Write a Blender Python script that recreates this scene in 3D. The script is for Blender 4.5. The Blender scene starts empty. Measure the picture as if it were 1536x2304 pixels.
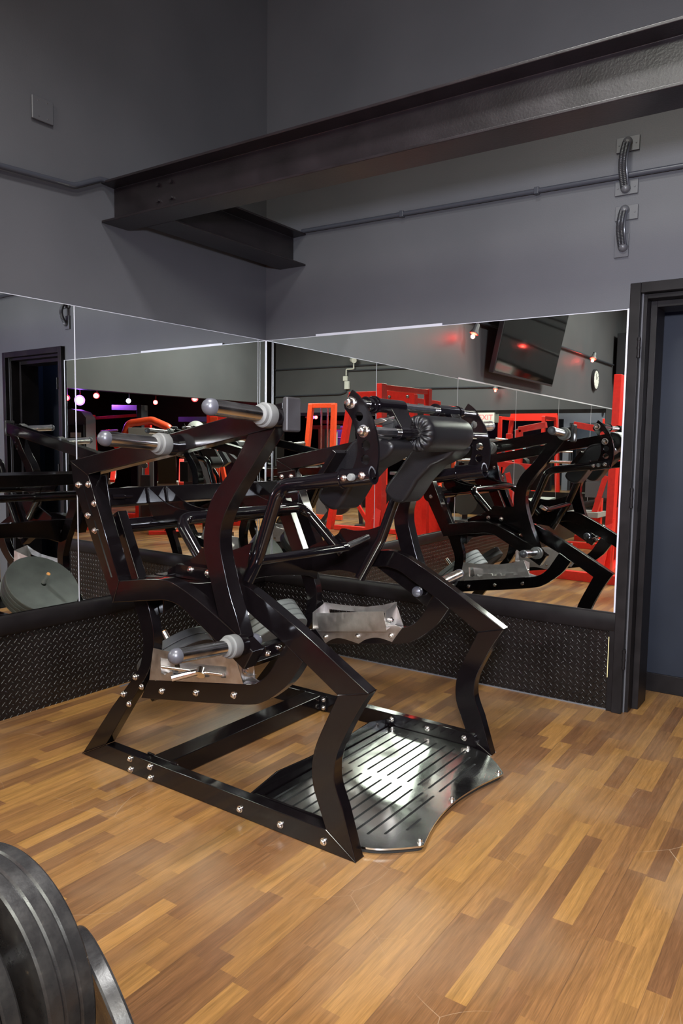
import bpy, bmesh, math, random
from mathutils import Vector, Matrix
random.seed(7)
SC = bpy.context.scene
COL = SC.collection
PI = math.pi

# ------------------------------------------------------------------ camera, light, exposure
def cam_axes(yaw, pitch, roll):
    f = Vector((math.sin(yaw)*math.cos(pitch), math.cos(yaw)*math.cos(pitch), math.sin(pitch)))
    r = Vector((math.cos(yaw), -math.sin(yaw), 0)); u = r.cross(f)
    return r*math.cos(roll)+u*math.sin(roll), -r*math.sin(roll)+u*math.cos(roll), f
cr, cu, cf = cam_axes(-0.5952, -0.0886, 0.0136)
CAM = Vector((3.1648, -3.7817, 1.3))
cd = bpy.data.cameras.new('camera'); cam = bpy.data.objects.new('camera', cd); COL.objects.link(cam)
cam.matrix_world = Matrix((( cr.x, cu.x, -cf.x, CAM.x), (cr.y, cu.y, -cf.y, CAM.y), (cr.z, cu.z, -cf.z, CAM.z), (0,0,0,1)))
cd.sensor_fit = 'VERTICAL'; cd.sensor_height = 36.0; cd.lens = 36.0*1689.5/2304.0
cd.clip_start = 0.02; cd.clip_end = 100
SC.camera = cam
SC.view_settings.view_transform = 'Standard'; SC.view_settings.look = 'None'
SC.view_settings.gamma = 1.0; SC.view_settings.use_curve_mapping = False
SC.view_settings.exposure = 0.0
W = bpy.data.worlds.new('world'); SC.world = W; W.use_nodes = True
W.node_tree.nodes['Background'].inputs[0].default_value = (0.5, 0.5, 0.6, 1)
W.node_tree.nodes['Background'].inputs[1].default_value = 0.05

def area(name, loc, target, sx, sy, power, color, spread=180):
    l = bpy.data.lights.new(name, 'AREA'); l.shape = 'RECTANGLE'; l.size = sx; l.size_y = sy
    l.energy = power; l.color = color; l.spread = math.radians(spread)
    o = bpy.data.objects.new(name, l); COL.objects.link(o); o.location = loc
    o.rotation_euler = (Vector(target)-Vector(loc)).to_track_quat('-Z', 'Y').to_euler()
    return o
area('flash_light', (3.215, -3.83, 1.70), (2.15, 0.0, 1.35), 0.22, 0.20, 74, (0.84, 0.88, 1.0), 112)
area('ceiling_downlight', (1.95, -2.65, 4.20), (1.95, -2.60, 0), 0.42, 0.42, 96, (0.96, 0.95, 0.93), 132)
area('ceiling_panel_light', (4.4, -4.6, 4.2), (4.0, -4.2, 0), 1.2, 2.4, 85, (1.0, 0.93, 0.82), 120)
area('ceiling_panel_light', (5.4, -5.9, 4.2), (5.2, -5.6, 0), 1.0, 2.8, 400, (0.97, 1.0, 0.88))
area('ceiling_panel_light', (2.2, -7.2, 4.2), (2.4, -6.8, 0), 1.0, 2.8, 400, (0.97, 1.0, 0.88))
area('corridor_blue_fill', (2.9, 0.30, 2.5), (2.6, 0.32, 0), 0.2, 0.1, 3.0, (0.35, 0.5, 1.0))  # added blue fill without a fitting, tints the wall behind the door

# ------------------------------------------------------------------ materials
def newmat(name):
    m = bpy.data.materials.new(name); m.use_nodes = True
    nt = m.node_tree; b = nt.nodes['Principled BSDF']
    return m, nt, b
def setb(b, **k):
    names = dict(color='Base Color', metal='Metallic', rough='Roughness', coat='Coat Weight', coatr='Coat Roughness', spec='Specular IOR Level', emit='Emission Color', es='Emission Strength')
    for a, v in k.items():
        s = b.inputs[names[a]]
        s.default_value = (*v, 1) if isinstance(v, tuple) else v
def nd(nt, typ, ins=None, **props):
    n = nt.nodes.new(typ)
    for a, v in props.items(): setattr(n, a, v)
    for a, v in (ins or {}).items():
        s = n.inputs[a]
        if isinstance(v, bpy.types.NodeSocket): nt.links.new(v, s)
        else: s.default_value = v
    return n
def mth(nt, op, a, b=None, c=None):
    n = nt.nodes.new('ShaderNodeMath'); n.operation = op
    for i, v in enumerate((a, b, c)):
        if v is None: continue
        if isinstance(v, bpy.types.NodeSocket): nt.links.new(v, n.inputs[i])
        else: n.inputs[i].default_value = v
    return n.outputs[0]
def ramp(nt, fac, stops):
    n = nt.nodes.new('ShaderNodeValToRGB'); nt.links.new(fac, n.inputs[0])
    e = n.color_ramp.elements
    while len(e) < len(stops): e.new(0.5)
    for i, (p, c) in enumerate(stops):
        e[i].position = p; e[i].color = (*c, 1) if len(c) == 3 else c
    return n.outputs[0]
def simple(name, color, rough=0.5, metal=0.0, coat=0.0, noise=0.0, nscale=30, bump=0.0, bscale=200, spec=0.5):
    m, nt, b = newmat(name); setb(b, color=color, rough=rough, metal=metal, coat=coat, coatr=0.05, spec=spec)
    co = nd(nt, 'ShaderNodeTexCoord').outputs['Object']
    if noise:
        n = nd(nt, 'ShaderNodeTexNoise', {'Vector': co, 'Scale': nscale, 'Detail': 5.0})
        f = n.outputs['Fac']
        c = ramp(nt, f, [(0.3, tuple(x*(1-noise) for x in color)), (0.7, tuple(min(1, x*(1+noise)) for x in color))])
        nt.links.new(c, b.inputs['Base Color'])
        r = mth(nt, 'MULTIPLY_ADD', f, noise*0.4, rough-noise*0.2); nt.links.new(r, b.inputs['Roughness'])
    if bump:
        n2 = nd(nt, 'ShaderNodeTexNoise', {'Vector': co, 'Scale': bscale, 'Detail': 3.0})
        bp = nd(nt, 'ShaderNodeBump', {'Height': n2.outputs['Fac'], 'Strength': bump, 'Distance': 0.002})
        nt.links.new(bp.outputs[0], b.inputs['Normal'])
    return m

def wall_mat():
    m, nt, b = newmat('charcoal_wall_paint')
    co = nd(nt, 'ShaderNodeTexCoord').outputs['Object']
    n1 = nd(nt, 'ShaderNodeTexNoise', {'Vector': co, 'Scale': 1.3, 'Detail': 4.0}).outputs['Fac']
    c = ramp(nt, n1, [(0.3, (0.060, 0.060, 0.068)), (0.7, (0.076, 0.075, 0.084))])
    nt.links.new(c, b.inputs['Base Color'])
    n2 = nd(nt, 'ShaderNodeTexNoise', {'Vector': co, 'Scale': 160.0, 'Detail': 4.0}).outputs['Fac']
    bp = nd(nt, 'ShaderNodeBump', {'Height': n2, 'Strength': 0.25, 'Distance': 0.002})
    nt.links.new(bp.outputs[0], b.inputs['Normal']); setb(b, rough=0.5, spec=0.35)
    return m

def floor_mat():
    m, nt, b = newmat('laminate_wood_strips')
    co = nd(nt, 'ShaderNodeTexCoord').outputs['Object']
    sep = nd(nt, 'ShaderNodeSeparateXYZ', {0: co}); x, y = sep.outputs[0], sep.outputs[1]
    xs = mth(nt, 'DIVIDE', x, 0.0555); row = mth(nt, 'FLOOR', xs)
    w1 = nd(nt, 'ShaderNodeTexWhiteNoise', {'W': row}, noise_dimensions='1D')
    ln = mth(nt, 'MULTIPLY_ADD', w1.outputs['Value'], 0.16, 0.30)
    off = nd(nt, 'ShaderNodeTexWhiteNoise', {'W': mth(nt, 'ADD', row, 91.3)}, noise_dimensions='1D').outputs['Value']
    ys = mth(nt, 'DIVIDE', mth(nt, 'ADD', y, mth(nt, 'MULTIPLY', off, 3.0)), ln)
    col = mth(nt, 'FLOOR', ys)
    cell = nd(nt, 'ShaderNodeCombineXYZ', {0: row, 1: col})
    wn = nd(nt, 'ShaderNodeTexWhiteNoise', {'Vector': cell.outputs[0]}, noise_dimensions='3D')
    rnd = wn.outputs['Value']
    base = ramp(nt, rnd, [(0.0, (0.118, 0.053, 0.022)), (0.30, (0.150, 0.070, 0.026)), (0.60, (0.188, 0.090, 0.029)), (0.85, (0.225, 0.111, 0.033)), (1.0, (0.250, 0.126, 0.035))])
    gco = nd(nt, 'ShaderNodeCombineXYZ', {0: mth(nt, 'MULTIPLY', x, 60.0), 1: mth(nt, 'MULTIPLY_ADD', y, 2.4, mth(nt, 'MULTIPLY', rnd, 40.0)), 2: mth(nt, 'MULTIPLY', rnd, 77.0)})
    g = nd(nt, 'ShaderNodeTexNoise', {'Vector': gco.outputs[0], 'Scale': 1.0, 'Detail': 6.0, 'Roughness': 0.6, 'Distortion': 0.6}).outputs['Fac']
    gf = nd(nt, 'ShaderNodeMapRange', {'Value': g, 'From Min': 0.3, 'From Max': 0.7, 'To Min': 0.72, 'To Max': 1.22}).outputs[0]
    c1 = nd(nt, 'ShaderNodeVectorMath', {0: base, 'Scale': gf}, operation='SCALE').outputs[0]
    g2co = nd(nt, 'ShaderNodeCombineXYZ', {0: mth(nt, 'MULTIPLY', x, 420.0), 1: mth(nt, 'MULTIPLY', y, 16.0), 2: rnd})
    g2 = nd(nt, 'ShaderNodeTexNoise', {'Vector': g2co.outputs[0], 'Scale': 1.0, 'Detail': 2.0}).outputs['Fac']
    gf2 = nd(nt, 'ShaderNodeMapRange', {'Value': g2, 'From Min': 0.3, 'From Max': 0.7, 'To Min': 0.80, 'To Max': 1.16}).outputs[0]
    c1 = nd(nt, 'ShaderNodeVectorMath', {0: c1, 'Scale': gf2}, operation='SCALE').outputs[0]
    # thin pale scratches and scuffed haze from dragging machines about
    vc = nd(nt, 'ShaderNodeTexNoise', {'Vector': co, 'Scale': 1.1, 'Detail': 1.0}).outputs['Color']
    vm = nd(nt, 'ShaderNodeVectorMath', {0: co, 1: vc}, operation='ADD').outputs[0]
    vo = nd(nt, 'ShaderNodeTexVoronoi', {'Vector': vm, 'Scale': 2.3}, feature='DISTANCE_TO_EDGE').outputs['Distance']
    line = mth(nt, 'LESS_THAN', vo, 0.0016)
    nm = nd(nt, 'ShaderNodeTexNoise', {'Vector': co, 'Scale': 3.1, 'Detail': 2.0}).outputs['Fac']
    mask = nd(nt, 'ShaderNodeMapRange', {'Value': nm, 'From Min': 0.52, 'From Max': 0.66}).outputs[0]
    sc = mth(nt, 'MULTIPLY', mth(nt, 'MULTIPLY', line, mask), 0.55)
    hz = nd(nt, 'ShaderNodeTexNoise', {'Vector': co, 'Scale': 1.7, 'Detail': 5.0}).outputs['Fac']
    hzf = nd(nt, 'ShaderNodeMapRange', {'Value': hz, 'From Min': 0.46, 'From Max': 0.75, 'To Max': 0.26}).outputs[0]
    fac = mth(nt, 'MAXIMUM', sc, hzf)
    mix = nd(nt, 'ShaderNodeMix', {'Factor': fac, 6: c1, 7: (0.36, 0.26, 0.17, 1)}, data_type='RGBA')
    # seams
    fx = mth(nt, 'FRACT', xs); ex = mth(nt, 'MINIMUM', fx, mth(nt, 'SUBTRACT', 1.0, fx))
    x3 = mth(nt, 'FRACT', mth(nt, 'DIVIDE', xs, 3.0)); e3 = mth(nt, 'LESS_THAN', mth(nt, 'MINIMUM', x3, mth(nt, 'SUBTRACT', 1.0, x3)), 0.006)
    m2 = nd(nt, 'ShaderNodeMix', {'Factor': mth(nt, 'MULTIPLY', e3, 0.45), 6: mix.outputs[2], 7: (0.05, 0.025, 0.015, 1)}, data_type='RGBA')
    nt.links.new(m2.outputs[2], b.inputs['Base Color'])
    rr = nd(nt, 'ShaderNodeMapRange', {'Value': hz, 'From Min': 0.3, 'From Max': 0.7, 'To Min': 0.27, 'To Max': 0.42}).outputs[0]
    nt.links.new(rr, b.inputs['Roughness'])
    bp = nd(nt, 'ShaderNodeBump', {'Height': g, 'Strength': 0.12, 'Distance': 0.001})
    nt.links.new(bp.outputs[0], b.inputs['Normal']); setb(b, spec=0.45)
    return m

def tread_mat():
    # black diamond plate: raised lens bars alternately at +-45 degrees, from object space (s, h)
    m, nt, b = newmat('black_diamond_plate')
    co = nd(nt, 'ShaderNodeTexCoord').outputs['Object']
    sep = nd(nt, 'ShaderNodeSeparateXYZ', {0: co})
    s, h = sep.outputs[0], sep.outputs[2]
    hs = []
    for (ou, ov, ang) in ((0.0, 0.0, 1), (0.5, 0.5, -1)):
        u = mth(nt, 'SUBTRACT', mth(nt, 'FRACT', mth(nt, 'ADD', mth(nt, 'DIVIDE', s, 0.034), ou)), 0.5)
        v = mth(nt, 'SUBTRACT', mth(nt, 'FRACT', mth(nt, 'ADD', mth(nt, 'DIVIDE', h, 0.036), ov)), 0.5)
        a = mth(nt, 'MULTIPLY', mth(nt, 'ADD', u, mth(nt, 'MULTIPLY', v, float(ang))), 0.7071)
        c = mth(nt, 'MULTIPLY', mth(nt, 'SUBTRACT', mth(nt, 'MULTIPLY', v, float(ang)), u), 0.7071)
        c = mth(nt, 'MULTIPLY', c, 1.0)
        r2 = mth(nt, 'ADD', mth(nt, 'POWER', mth(nt, 'DIVIDE', mth(nt, 'ABSOLUTE', a), 0.42), 2.0), mth(nt, 'POWER', mth(nt, 'DIVIDE', mth(nt, 'ABSOLUTE', c), 0.125), 2.0))
        hs.append(mth(nt, 'MAXIMUM', mth(nt, 'SUBTRACT', 1.0, r2), 0.0))
    ht = mth(nt, 'MAXIMUM', hs[0], hs[1])
    bp = nd(nt, 'ShaderNodeBump', {'Height': ht, 'Strength': 1.0, 'Distance': 0.0035})
    nt.links.new(bp.outputs[0], b.inputs['Normal'])
    n = nd(nt, 'ShaderNodeTexNoise', {'Vector': co, 'Scale': 5.0, 'Detail': 4.0}).outputs['Fac']
    c = ramp(nt, n, [(0.3, (0.004, 0.003, 0.003)), (0.7, (0.010, 0.008, 0.008))]); nt.links.new(c, b.inputs['Base Color'])
    setb(b, rough=0.25, spec=0.4)
    return m

def bumper_mat():
    m, nt, b = newmat('worn_black_iron')
    co = nd(nt, 'ShaderNodeTexCoord').outputs['Object']
    n = nd(nt, 'ShaderNodeTexNoise', {'Vector': co, 'Scale': 14.0, 'Detail': 8.0, 'Roughness': 0.65}).outputs['Fac']
    c = ramp(nt, n, [(0.0, (0.013, 0.012, 0.013)), (0.45, (0.020, 0.019, 0.020)), (0.60, (0.032, 0.030, 0.030)), (0.62, (0.05, 0.045, 0.04)), (0.645, (0.20, 0.12, 0.07)), (1.0, (0.25, 0.16, 0.10))])
    nt.links.new(c, b.inputs['Base Color'])
    r = nd(nt, 'ShaderNodeMapRange', {'Value': n, 'From Min': 0.35, 'From Max': 0.7, 'To Min': 0.22, 'To Max': 0.45}).outputs[0]
    nt.links.new(r, b.inputs['Roughness'])
    bp = nd(nt, 'ShaderNodeBump', {'Height': n, 'Strength': 0.3, 'Distance': 0.003}); nt.links.new(bp.outputs[0], b.inputs['Normal'])
    return m

def steel_mat(name, color, rmin, rmax, scale=9.0):
    m, nt, b = newmat(name); setb(b, metal=1.0, color=color)
    co = nd(nt, 'ShaderNodeTexCoord').outputs['Object']
    n = nd(nt, 'ShaderNodeTexNoise', {'Vector': co, 'Scale': scale, 'Detail': 7.0, 'Roughness': 0.6}).outputs['Fac']
    r = nd(nt, 'ShaderNodeMapRange', {'Value': n, 'From Min': 0.35, 'From Max': 0.65, 'To Min': rmin, 'To Max': rmax}).outputs[0]
    nt.links.new(r, b.inputs['Roughness'])
    c = ramp(nt, n, [(0.3, tuple(x*0.8 for x in color)), (0.7, color)]); nt.links.new(c, b.inputs['Base Color'])
    return m

def emis(name, color, strength):
    m, nt, b = newmat(name); setb(b, color=(0.02, 0.02, 0.02), emit=color, es=strength); return m

M = dict(
    corr=simple('dimmed_corridor_wall', (0.013, 0.016, 0.025), 0.5, spec=0.2, noise=0.15, nscale=3),  # bluish dimness of the corridor put into its wall colour
    wall=wall_mat(), floor=floor_mat(), tread=tread_mat(), iron=bumper_mat(),
    ceiling=simple('grey_ceiling', (0.32, 0.32, 0.33), 0.8, noise=0.2, nscale=3),
    trim=simple('black_trim_paint', (0.008, 0.0065, 0.007), 0.42, noise=0.3, nscale=8, spec=0.14),
    frame=simple('black_door_frame', (0.009, 0.0075, 0.008), 0.40, noise=0.3, nscale=10, spec=0.14),
    beam=simple('black_steel_beam', (0.008, 0.0055, 0.007), 0.33, noise=0.35, nscale=6, bump=0.22, bscale=130),
    black=simple('gloss_black_powder_coat', (0.0035, 0.0025, 0.003), 0.12, noise=0.12, nscale=40, spec=0.45),
    blackt=simple('gloss_black_tube', (0.004, 0.003, 0.004), 0.10, spec=0.6),
    chrome=steel_mat('chrome', (0.90, 0.88, 0.87), 0.14, 0.26, 12),
    bolt=steel_mat('zinc_bolt', (0.80, 0.76, 0.74), 0.15, 0.3, 80),
    tray=steel_mat('brushed_stainless', (0.78, 0.75, 0.74), 0.30, 0.38, 30),
    plate=steel_mat('scuffed_steel_tread', (0.78, 0.80, 0.79), 0.07, 0.22, 3.5),
    collar=simple('grey_plastic_collar', (0.115, 0.115, 0.112), 0.6),
    cap=simple('silver_end_cap', (0.085, 0.085, 0.10), 0.34, metal=0.3), stopper=simple('dark_grey_end_plug', (0.022, 0.020, 0.022), 0.5),
    rubber=simple('black_rubber', (0.015, 0.015, 0.015), 0.6),
    vinyl=simple('black_vinyl', (0.005, 0.0045, 0.0055), 0.40, spec=0.35, bump=0.25, bscale=350),
    gplate=simple('grey_rubber_plate', (0.13, 0.14, 0.13), 0.55, noise=0.2, nscale=9),
    dplate=simple('dark_rubber_plate', (0.045, 0.045, 0.045), 0.5, noise=0.2, nscale=9),
    wood=simple('orange_wood_plug', (0.75, 0.33, 0.10), 0.6, noise=0.3, nscale=60),
    red=simple('red_powder_coat', (0.78, 0.026, 0.016), 0.35, coat=0.3, noise=0.1),
    orange=simple('orange_red_powder_coat', (0.75, 0.07, 0.02), 0.35, coat=0.3, noise=0.1),
    grey=simple('grey_paint', (0.10, 0.10, 0.11), 0.5), lgrey=simple('light_grey_vinyl', (0.30, 0.31, 0.30), 0.5),
    dark=simple('dark_plastic', (0.02, 0.02, 0.025), 0.4),
    white=simple('white_paint', (0.60, 0.60, 0.58), 0.5), alu=simple('bright_edge_trim', (0.55, 0.55, 0.62), 0.4, metal=0.2),
    pipe=simple('painted_conduit', (0.035, 0.037, 0.048), 0.30),
    flex=simple('flexible_conduit', (0.03, 0.03, 0.035), 0.35, metal=0.3),
    wplate=simple('painted_wall_plate', (0.066, 0.066, 0.074), 0.4), bevel=simple('mirror_pale_line', (0.25, 0.25, 0.28), 0.3),
    screen=simple('tv_glass', (0.003, 0.003, 0.003), 0.06),
    redlamp=emis('red_lamp_glow', (1.0, 0.025, 0.025), 14), plamp=emis('purple_lamp_glow', (0.45, 0.14, 1.0), 6), blamp=emis('blue_white_glow', (0.6, 0.7, 1.0), 14),
    hotlamp=emis('red_spot_glow', (1.0, 0.035, 0.02), 22),
    exitred=emis('exit_sign_red', (1.0, 0.12, 0.12), 2.5),
    skin=simple('skin', (0.55, 0.33, 0.24), 0.5), shirt=simple('light_blue_cloth', (0.38, 0.52, 0.62), 0.8, noise=0.15), jeans=simple('dark_trousers', (0.03, 0.035, 0.05), 0.8), hair=simple('dark_hair', (0.02, 0.015, 0.01), 0.6),
    yellow=simple('bare_plaster_chip', (0.55, 0.48, 0.25), 0.8),
)
def mirror_mat():
    m, nt, b = newmat('mirror_glass'); setb(b, metal=1.0, color=(0.86, 0.89, 0.87), rough=0.0); return m
M['mirror'] = mirror_mat()

# ------------------------------------------------------------------ mesh helpers
class MB:
    """collects shapes, links them as ONE mesh object"""
    def __init__(s): s.bm = bmesh.new()
    def box(s, a, b, mat=None):
        r = bmesh.ops.create_cube(s.bm, size=1.0)
        T = Matrix.Translation([(a[i]+b[i])/2 for i in range(3)]) @ Matrix.Diagonal([abs(b[i]-a[i]) for i in range(3)]+[1])
        if mat is not None: T = mat @ T
        bmesh.ops.transform(s.bm, matrix=T, verts=r['verts']); return s
    def bar(s, p, q, w, h, up=(0, 0, 1)):
        p, q = Vector(p), Vector(q); d = (q-p); L = d.length; d.normalize(); up = Vector(up)
        if abs(d.dot(up)) > 0.98: up = Vector((1, 0, 0))
        x = d.cross(up).normalized(); y = x.cross(d).normalized()
        Mx = Matrix(((x.x, y.x, d.x, (p.x+q.x)/2), (x.y, y.y, d.y, (p.y+q.y)/2), (x.z, y.z, d.z, (p.z+q.z)/2), (0, 0, 0, 1)))
        r = bmesh.ops.create_cube(s.bm, size=1.0)
        bmesh.ops.transform(s.bm, matrix=Mx @ Matrix.Diagonal((w, h, L, 1)), verts=r['verts']); return s
    def prism(s, pts, axis, a, b):
        """polygon pts extruded along axis ('v': pts are (x,z); 'u': pts are (y,z); 'w': pts are (x,y))"""
        def P(p, t): return {'v': (p[0], t, p[1]), 'u': (t, p[0], p[1]), 'w': (p[0], p[1], t)}[axis]
        v0 = [s.bm.verts.new(P(p, a)) for p in pts]; v1 = [s.bm.verts.new(P(p, b)) for p in pts]
        n = len(pts)
        s.bm.faces.new(v0); s.bm.faces.new(v1[::-1])
        for i in range(n): s.bm.faces.new((v0[i], v1[i], v1[(i+1) % n], v0[(i+1) % n]))
        return s
    def tube(s, path, r, seg=14, caps=True, ribs=0):
        path = [Vector(p) for p in path]; rings = []
        prev = None
        for i, p in enumerate(path):
            d = (path[min(i+1, len(path)-1)]-path[max(i-1, 0)]).normalized()
            if prev is None:
                x = d.orthogonal().normalized()
            else:
                x = (prev-d*prev.dot(d)).normalized()
            prev = x; y = d.cross(x)
            rr = r[i] if isinstance(r, (list, tuple)) else r
            if ribs and i % 2: rr *= 1+ribs
            rings.append([s.bm.verts.new(p+x*rr*math.cos(2*PI*k/seg)+y*rr*math.sin(2*PI*k/seg)) for k in range(seg)])
        for a, b in zip(rings, rings[1:]):
            for k in range(seg): s.bm.faces.new((a[k], a[(k+1) % seg], b[(k+1) % seg], b[k]))
        if caps: s.bm.faces.new(rings[0][::-1]); s.bm.faces.new(rings[-1])
        return s
    def cyl(s, p, q, r, r2=None, seg=24): return s.tube([p, q], [r, r if r2 is None else r2], seg)
    def ball(s, c, r, seg=18):
        q = bmesh.ops.create_uvsphere(s.bm, u_segments=seg, v_segments=seg//2+2, radius=r)
        bmesh.ops.translate(s.bm, vec=c, verts=q['verts']); return s
    def lathe(s, prof, p, d, seg=40):
        """prof: (distance along d, radius)"""
        d = Vector(d).normalized(); p = Vector(p); x = d.orthogonal().normalized(); y = d.cross(x); rings = []
        for t, r in prof:
            r = max(r, 1e-4); rings.append([s.bm.verts.new(p+d*t+x*r*math.cos(2*PI*k/seg)+y*r*math.sin(2*PI*k/seg)) for k in range(seg)])
        for a, b in zip(rings, rings[1:]):
            for k in range(seg): s.bm.faces.new((a[k], a[(k+1) % seg], b[(k+1) % seg], b[k]))
        s.bm.faces.new(rings[0][::-1]); s.bm.faces.new(rings[-1]); return s
    def quad(s, a, b, c, d):
        s.bm.faces.new([s.bm.verts.new(x) for x in (a, b, c, d)]); return s
    def build(s, name, mat, parent=None, bevel=0.0, smooth=True, subd=0, mats=None):
        bmesh.ops.recalc_face_normals(s.bm, faces=s.bm.faces)
        me = bpy.data.meshes.new(name); s.bm.to_mesh(me); s.bm.free()
        return link(name, me, mat, parent, bevel, smooth, subd)
def link(name, me, mat, parent=None, bevel=0.0, smooth=True, subd=0):
    o = bpy.data.objects.new(name, me); COL.objects.link(o)
    if mat is not None: me.materials.append(mat)
    if smooth and not me.get('flat'):
        for p in me.polygons: p.use_smooth = True
    if bevel:
        b = o.modifiers.new('bevel', 'BEVEL'); b.width = bevel; b.segments = 2; b.limit_method = 'ANGLE'; b.angle_limit = math.radians(50); b.harden_normals = True
    if subd:
        b = o.modifiers.new('subd', 'SUBSURF'); b.levels = subd; b.render_levels = subd
    elif smooth and not bevel and not me.get('flat'):
        try: me.set_sharp_from_angle(angle=math.radians(35))
        except Exception: pass
    if parent: o.parent = parent
    return o
def sheet(outer, holes, t):
    """flat plate with real holes: mesh in its own XY plane, thickness t"""
    cu = bpy.data.curves.new('sheet', 'CURVE'); cu.dimensions = '2D'; cu.fill_mode = 'BOTH'; cu.extrude = t/2
    for pts in [outer]+holes:
        sp = cu.splines.new('POLY'); sp.points.add(len(pts)-1); sp.use_cyclic_u = True
        for i, p in enumerate(pts): sp.points[i].co = (p[0], p[1], 0, 1)
    o = bpy.data.objects.new('sheet', cu); COL.objects.link(o)
    dg = bpy.context.evaluated_depsgraph_get(); me = bpy.data.meshes.new_from_object(o.evaluated_get(dg))
    bpy.data.objects.remove(o); bpy.data.curves.remove(cu)
    me['flat'] = 1
    return me
def sheet_uz(outer, holes, t, v):       # plate standing in the (x,z) plane at y=v
    me = sheet(outer, holes, t); me.transform(Matrix(((1, 0, 0, 0), (0, 0, -1, v), (0, 1, 0, 0), (0, 0, 0, 1)))); return me
def circle(cx, cy, r, n=20): return [(cx+r*math.cos(2*PI*k/n), cy+r*math.sin(2*PI*k/n)) for k in range(n)]
def smooth_pts(P, n=4):
    """Catmull-Rom through an open list"""
    out = []
    for i in range(len(P)-1):
        p0 = P[max(i-1, 0)]; p1 = P[i]; p2 = P[i+1]; p3 = P[min(i+2, len(P)-1)]
        for k in range(n):
            t = k/n
            out.append(tuple(0.5*(2*b+(c-a)*t+(2*a-5*b+4*c-d)*t*t+(-a+3*b-3*c+d)*t**3) for a, b, c, d in zip(p0, p1, p2, p3)))
    out.append(tuple(P[-1])); return out
def bend(path, rad, n=7):
    """polyline with rounded corners"""
    P = [Vector(p) for p in path]; out = [P[0]]
    for i in range(1, len(P)-1):
        a = (P[i-1]-P[i]); b = (P[i+1]-P[i]); ang = a.angle(b); r = rad[i-1] if isinstance(rad, (list, tuple)) else rad
        t = min(r/math.tan(ang/2), a.length*0.49, b.length*0.49); s = P[i]+a.normalized()*t; e = P[i]+b.normalized()*t
        for k in range(n+1):
            u = k/n; out.append(s*(1-u)**2+P[i]*2*u*(1-u)+e*u*u)
    out.append(P[-1]); return out
def empty(name, loc=(0, 0, 0), rz=0.0):
    o = bpy.data.objects.new(name, None); COL.objects.link(o); o.location = loc; o.rotation_euler = (0, 0, rz); o.empty_display_size = 0.1; return o
def tag(o, label=None, cat=None, group=None, kind=None):
    if label: o['label'] = label
    if cat: o['category'] = cat
    if group: o['group'] = group
    if kind: o['kind'] = kind
    return o
def struct(o): o['kind'] = 'structure'; return o
def kids(o): return [c for c in bpy.data.objects if c.parent == o]
def copy_tree(o, parent=None):
    c = o.copy(); COL.objects.link(c); c.parent = parent
    for ch in kids(o): copy_tree(ch, c)
    return c

# ------------------------------------------------------------------ the room
DL = -0.0242; LN = Vector((1, DL, 0)).normalized(); LT = Vector((DL, -1, 0)).normalized()   # left wall: into the room, along it
LROT = math.atan2(LT.y, LT.x)
def LW(s, off, z): p = LT*s+LN*off; return (p.x, p.y, z)
def lmat():      # local frame of the left wall: x along it away from the corner, y into the room
    return Matrix(((LT.x, LN.x, 0, 0), (LT.y, LN.y, 0, 0), (0, 0, 1, 0), (0, 0, 0, 1)))
LM = lmat()
ZT, ZB, HC = 1.962, 0.495, 4.3
YB = -9.8        # far wall
XH = 7.5         # header to the low hall
f = MB(); f.box((-0.8, -10.2, -0.05), (15, 3.4, 0)); struct(f.build('floor', M['floor'], smooth=False))
f = MB(); f.box((-0.8, -10.2, HC), (15, 3.4, HC+0.1)); struct(f.build('ceiling', M['ceiling'], smooth=False))
# left wall (mirrored), right wall (with the door), far wall, hall walls
f = MB(); f.box((-0.02, -0.25, 0), (9.9, -0.006, HC)); o = f.build('wall_left', M['wall'], smooth=False); o.matrix_world = LM; struct(o)
DX0, DX1, DH = 2.305, 3.105, 2.030
f = MB(); f.box((-0.3, 0.006, 0), (DX0, 0.14, HC)); f.box((DX1, 0.006, 0), (3.35, 0.14, HC)); f.box((DX0, 0.006, DH), (DX1, 0.14, HC)); f.box((3.35, 0.006, 2.2), (XH, 0.14, HC))
struct(f.build('wall_right', M['wall'], smooth=False))
f = MB(); f.box((-0.6, YB-0.15, 0), (XH+7, YB, HC)); struct(f.build('wall_far', M['wall'], smooth=False))
f = MB(); f.box((XH, YB, 2.16), (XH+0.2, 0.14, HC)); struct(f.build('wall_hall_header', M['wall'], smooth=False))
f = MB(); f.box((XH-0.35, YB+0.0, 0), (XH+0.2, YB+0.35, HC)); struct(f.build('trim_1', M['trim'], smooth=False))
f = MB(); f.box((14.2, -10, 0), (14.35, 3.2, HC)); f.box((3.3, 3.0, 0), (14.3, 3.15, HC)); struct(f.build('wall_hall', M['trim'], smooth=False))
f = MB(); f.box((XH+0.2, -9.8, 2.72), (14.3, 3.1, 2.8)); f.box((3.35, 0.14, 2.5), (XH+0.2, 3.1, 2.6)); struct(f.build('ceiling_hall', M['ceiling'], smooth=False))
# corridor seen through the door
f = MB(); f.box((1.9, 0.452, 0), (3.3, 0.55, 2.8)); f.box((1.85, 0.14, 0), (1.9, 0.55, 2.8)); f.box((3.3, 0.14, 0), (3.35, 3.1, 2.8)); struct(f.build('wall_corridor', M['corr'], smooth=False))
f = MB(); f.box((1.9, 0.440, 0), (3.3, 0.452, 0.10)); struct(f.build('baseboard_corridor', M['frame'], bevel=0.003, smooth=True))
f = MB(); f.box((1.9, 0.14, 2.6), (3.3, 0.45, 2.65)); struct(f.build('ceiling_corridor', M['ceiling'], smooth=False))

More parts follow.
